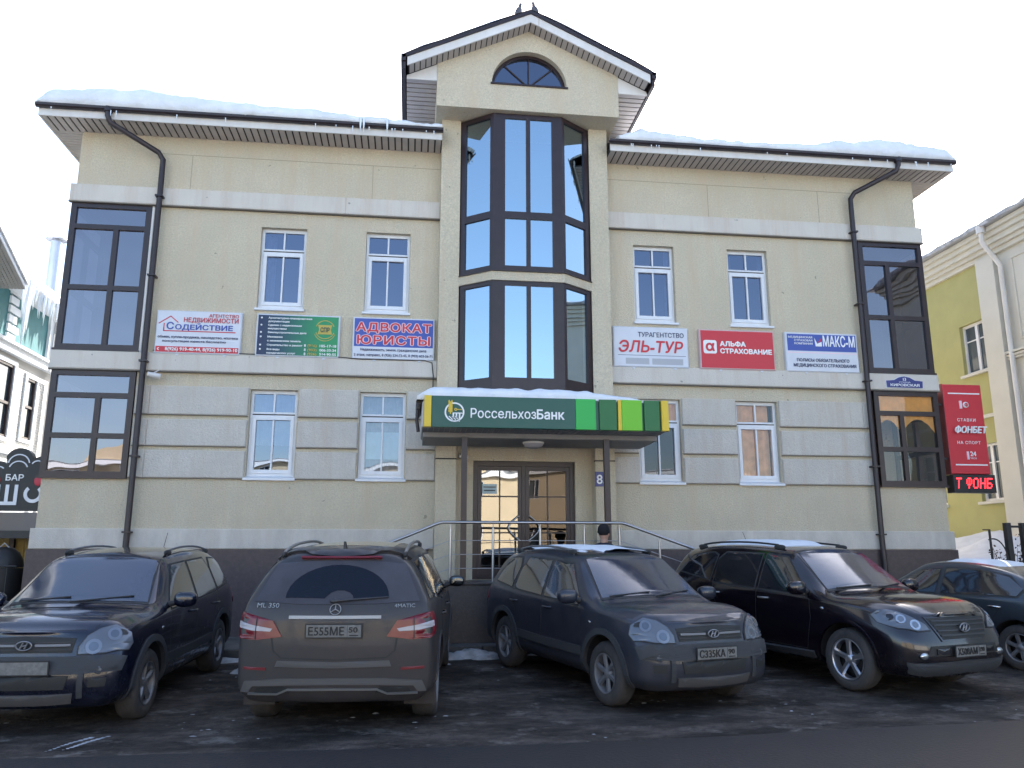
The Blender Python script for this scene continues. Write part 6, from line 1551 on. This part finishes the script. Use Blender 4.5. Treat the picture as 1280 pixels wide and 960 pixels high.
# snow bank between the buildings and the iron fence before it
b = MB(); nx, ny = 60, 40; vs = []
for i in range(nx + 1):
    for j in range(ny + 1):
        u, v = i / nx, j / ny; x = 10.8 + 4.1 * u; y = -.1 + 9 * v
        x = 10.8 + (RX - 10.82) * u
        h_ = (1.35 + .75 * min(1, max(0, (x - 11.5) / 3.2)) + .12 * (v)) * min(1, (v / .22)) ** .7 if v > 0 else 0
        vs.append((x, y, .1 + h_ * (.93 + .12 * nz(x, y, 0, .8)) + .04 * nz(x, y, 2, 3) * (v > .02)))
b.add(vs, [(i * (ny + 1) + j, (i + 1) * (ny + 1) + j, (i + 1) * (ny + 1) + j + 1, i * (ny + 1) + j + 1) for i in range(nx) for j in range(ny)], 0, True)
tag(b.build('snow_bank', M_snow, None, 'stuff', fixn=False), 'high shovelled snow bank between the office and the olive-yellow building', 'snow')
ff = thing('iron_fence', 'black iron fence with paired square posts before the snow bank on the right', 'fence', (12, -.5, .15))
yf_ = -.9; k_ = .93
for x in (10.98, 11.30): boxo('post', x, x + .10, yf_, yf_ + .1, .15, 2.22, M_blackmetal, ff, c=.006)
boxo('post_link', 11.081, 11.299, yf_ + .03, yf_ + .07, 2.13, 2.17, M_blackmetal, ff)
for z in (2.06, 1.82, .45): boxo('rail', 11.42, 14.9, yf_ + .03, yf_ + .06, z, z + .03, M_blackmetal, ff)
x = 11.50
while x < 14.9: boxo('bar', x, x + .022, yf_ + .035, yf_ + .055, .2, 2.06 if int(x * 10) % 5 == 0 else 1.82, M_blackmetal, ff); x += .16
b = MB(); b.box(10.62, 10.65, yf_, yf_ + .03, .2, 2.1); b.box(10.5, 10.64, yf_, yf_ + .02, 2.08, 2.1); b.build('gate_bar', M_blackmetal, ff)
for k in range(3):
    q = MB(); q.tube([(10.7 + .26 * math.sin(a) , yf_ + .03, 1.55 + .38 * math.cos(a)) for a in [R(20 * i - 20 + 8 * k) for i in range(9)]], .012, 6); q.build('scroll', M_blackmetal, ff)
# dry brown shrubs behind the fence
M_dry = mat('dry_brown_leaf', (.10, .055, .04), .9, var=.5, vscale=8); M_twig = mat('brown_twig', (.06, .04, .03), .9)
for n_, (sx_, sy_, h_, lab) in enumerate(((12.35, .1, 1.75, 'dry brown shrub behind the iron fence, the leafier tall one'), (11.85, .2, 1.45, 'dry brown shrub behind the iron fence, the low one next to the posts'), (13.1, .2, 1.65, 'dry brown shrub behind the iron fence, nearest the right edge'))):
    sh = thing('shrub', lab, 'shrub', (sx_, sy_, .3)); b = MB(); f_ = MB()
    for k in range(26):
        a = rnd.uniform(0, 6.28); sp_ = rnd.uniform(.1, .42); p = Vector((sx_, sy_, .3)); e = Vector((sx_ + sp_ * math.cos(a), sy_ + sp_ * math.sin(a) * .5, .3 + h_ * rnd.uniform(.6, 1.05)))
        m_ = p.lerp(e, .5) + Vector((rnd.uniform(-.05, .05), rnd.uniform(-.05, .05), 0)); b.tube([p, m_, e], [.012, .008, .003], 4)
        for q_ in range(26):
            c_ = m_.lerp(e, rnd.random() ** .8) + Vector([rnd.gauss(0, .05) for _ in range(3)]); s1 = Vector([rnd.gauss(0, 1) for _ in range(3)]).normalized() * .03; s2 = Vector([rnd.gauss(0, 1) for _ in range(3)]).normalized() * .022
            f_.add([c_ - s1, c_ + s2, c_ + s1, c_ - s2], [(0, 1, 2, 3)])
    b.build('stems', M_twig, sh); f_.build('leaves', M_dry, sh, 'stuff', fixn=False)

# ------------------------------------------------------------------ the person behind the graphite SUV
def skin_body(pts, edges, rad, name, m, par, root=0, lv=2):
    me = bpy.data.meshes.new(name); me.from_pydata(pts, edges, [])
    o = bpy.data.objects.new(name, me); COL.objects.link(o)
    sk = o.modifiers.new('k', 'SKIN'); sk.use_smooth_shade = True; ss = o.modifiers.new('s', 'SUBSURF'); ss.levels = lv; ss.render_levels = lv
    for i, v in enumerate(me.skin_vertices[0].data): v.radius = rad[i] if isinstance(rad[i], tuple) else (rad[i], rad[i]); v.use_root = (i == root)
    bpy.context.view_layer.update()
    nm = bpy.data.meshes.new_from_object(o.evaluated_get(bpy.context.evaluated_depsgraph_get())); bpy.data.objects.remove(o)
    nm.name = name; nm.materials.clear(); nm.materials.append(m)
    for p in nm.polygons: p.use_smooth = True
    ob = bpy.data.objects.new(name, nm); COL.objects.link(ob); ob.parent = par; return ob
M_coat = mat('dark_jacket', (.012, .014, .03), .85); M_skinm = mat('skin', (.42, .25, .19), .6); M_trous = mat('dark_trousers', (.02, .02, .022), .9); M_cap = mat('black_knit_cap', (.012, .011, .014), .95, bump=.5, bscale=90)
pe = thing('person', 'person in a dark jacket and black knit cap walking behind the graphite SUV, facing right', 'person', (3.10, -1.86, .285), rot=(0, 0, R(62)))
# local frame: facing +x
J = [(0, 0, .95), (0, 0, 1.12), (.02, 0, 1.30), (.03, 0, 1.46), (.05, 0, 1.56), (.0, .19, 1.42), (.02, .24, 1.15), (.14, .22, .95), (.0, -.19, 1.42), (.02, -.24, 1.15), (.14, -.22, .95)]
skin_body(J, [(0, 1), (1, 2), (2, 3), (3, 4), (3, 5), (5, 6), (6, 7), (3, 8), (8, 9), (9, 10)], [(.15, .17), (.14, .16), (.16, .18), (.12, .13), .065, .075, .06, .045, .075, .06, .045], 'jacket', M_coat, pe)
skin_body([(0, 0, .95), (.0, .09, .88), (.12, .10, .50), (.05, .10, .09), (.16, .10, .045), (-.0, -.09, .88), (-.04, -.10, .50), (-.22, -.10, .12), (-.12, -.10, .045)], [(0, 1), (1, 2), (2, 3), (3, 4), (0, 5), (5, 6), (6, 7), (7, 8)], [(.15, .16), .10, .065, .05, .045, .10, .065, .05, .045], 'trousers', M_trous, pe)
hd_ = MB(); hd_.ell((.065, 0, 1.69), (.095, .075, .125), .95, 24, 16); hd_.ell((.165, 0, 1.675), (.022, .014, .028), 1, 10, 8); hd_.ell((.12, 0, 1.60), (.045, .045, .035), 1, 12, 8); hd_.tube([(.05, 0, 1.52), (.05, 0, 1.62)], [.062, .058], 12)
for s_ in (-1, 1): hd_.ell((.055, s_ * .077, 1.68), (.022, .01, .032), 1, 10, 8)
head = hd_.build('head', M_skinm, pe, local=True)
q = MB()
for s_ in (-1, 1): q.ell((.148, s_ * .03, 1.705), (.010, .013, .008), 1, 8, 6)
q.ell((.160, 0, 1.632), (.008, .024, .006), 1, 10, 6); q.build('eyes_and_mouth', M_coat, head, local=True)
q = MB(); q.ell((.045, 0, 1.745), (.115, .095, .105), .9, 24, 14); q.lathe([(.098, 1.70), (.103, 1.70), (.103, 1.735), (.098, 1.735)], (.045, 0, 0), n=24); q.build('cap', M_cap, pe, local=True)
for s_, hx in ((1, .14), (-1, .14)):
    hv = [(0, 0, 0), (.01, 0, -.05), (.02, 0, -.09)]; fs_ = []
    pts = [(hx, s_ * .22, .95), (hx + .015, s_ * .22, .90), (hx + .02, s_ * .22, .86)]; eds = [(0, 1), (1, 2)]; rd = [(.026, .018), (.038, .018), (.036, .016)]
    for k in range(4):
        o0 = len(pts); y0 = (k - 1.5) * .017; L_ = (.07, .078, .074, .058)[k]
        pts += [(hx + .03 + y0, s_ * .22, .845), (hx + .045 + y0, s_ * (.22 - .012), .845 - L_ * .5), (hx + .045 + y0, s_ * (.22 - .03), .845 - L_)]; eds += [(2, o0), (o0, o0 + 1), (o0 + 1, o0 + 2)]; rd += [.0095, .009, .0075]
    o0 = len(pts); pts += [(hx + .05, s_ * .215, .89), (hx + .065, s_ * .205, .86)]; eds += [(1, o0), (o0, o0 + 1)]; rd += [.011, .009]
    skin_body(pts, eds, rd, 'hand', M_skinm, pe, 1, 1)

# ------------------------------------------------------------------ sunlit buildings across the street (seen in the glass)
M_opp = mat('cream_render_opposite', (.52, .44, .31), .9, var=.1, vscale=.8); M_opp2 = mat('white_render_opposite', (.70, .66, .58), .9)
def opposite(x0, x1, h_, m, label, gab=True, arch=True):
    t = thing('street_building', label, 'building', ((x0 + x1) / 2, -36, 0)); n = int((x1 - x0) / 3.2); hs = []
    for k in range(n):
        c = x0 + (k + .5) * (x1 - x0) / n
        for z in (1.3, 4.6): hs.append((c - .6, c + .6, z, z + 1.9))
    # front faces +y
    b = MB(); holed(b, (0, -36, 0), (1, 0, 0), (0, 1, 0), x0, x1, 0, h_, hs, .3); b.build('wall', m, t); boxo('body', x0, x1, -46, -36.31, 0, h_, M_winblack, t)
    boxo('cornice', x0 - .2, x1 + .2, -36.3, -35.6, h_, h_ + .35, M_wtrim, t)
    b = MB(); b.prism([(-35.5, h_ + .36), (-41, h_ + .95), (-46.5, h_ + .36)], x0 - .3, x1 + .3, 'x'); b.build('roof', M_snow, t)
    for h in hs:
        b = MB(); holed(b, (0, -36.05, 0), (1, 0, 0), (0, 1, 0), h[0], h[1], h[2], h[3], [(h[0] + .08, (h[0] + h[1]) / 2 - .04, h[2] + .08, h[3] - .08), ((h[0] + h[1]) / 2 + .04, h[1] - .08, h[2] + .08, h[3] - .08)], .08); b.build('window', M_upvc, t)
    if arch:
        c = (x0 + x1) / 2; b = MB(); b.prism([(c - 3, h_ + .35)] + [(c + 3 * math.cos(a), h_ + .35 + 1.3 * math.sin(a)) for a in [math.pi - math.pi * k / 16 for k in range(1, 16)]] + [(c + 3, h_ + .35)], -36.4, -35.9); b.build('pediment', m, t)
opposite(-26, -7, 6.6, M_opp, 'cream building across the street, mirrored in the left windows', True, True)
opposite(-5, 13, 7.0, M_opp, 'cream building with an arched pediment across the street, mirrored in the door glass', True, True)
opposite(15, 38, 6.4, M_opp2, 'white building across the street, mirrored in the right windows', True, False)
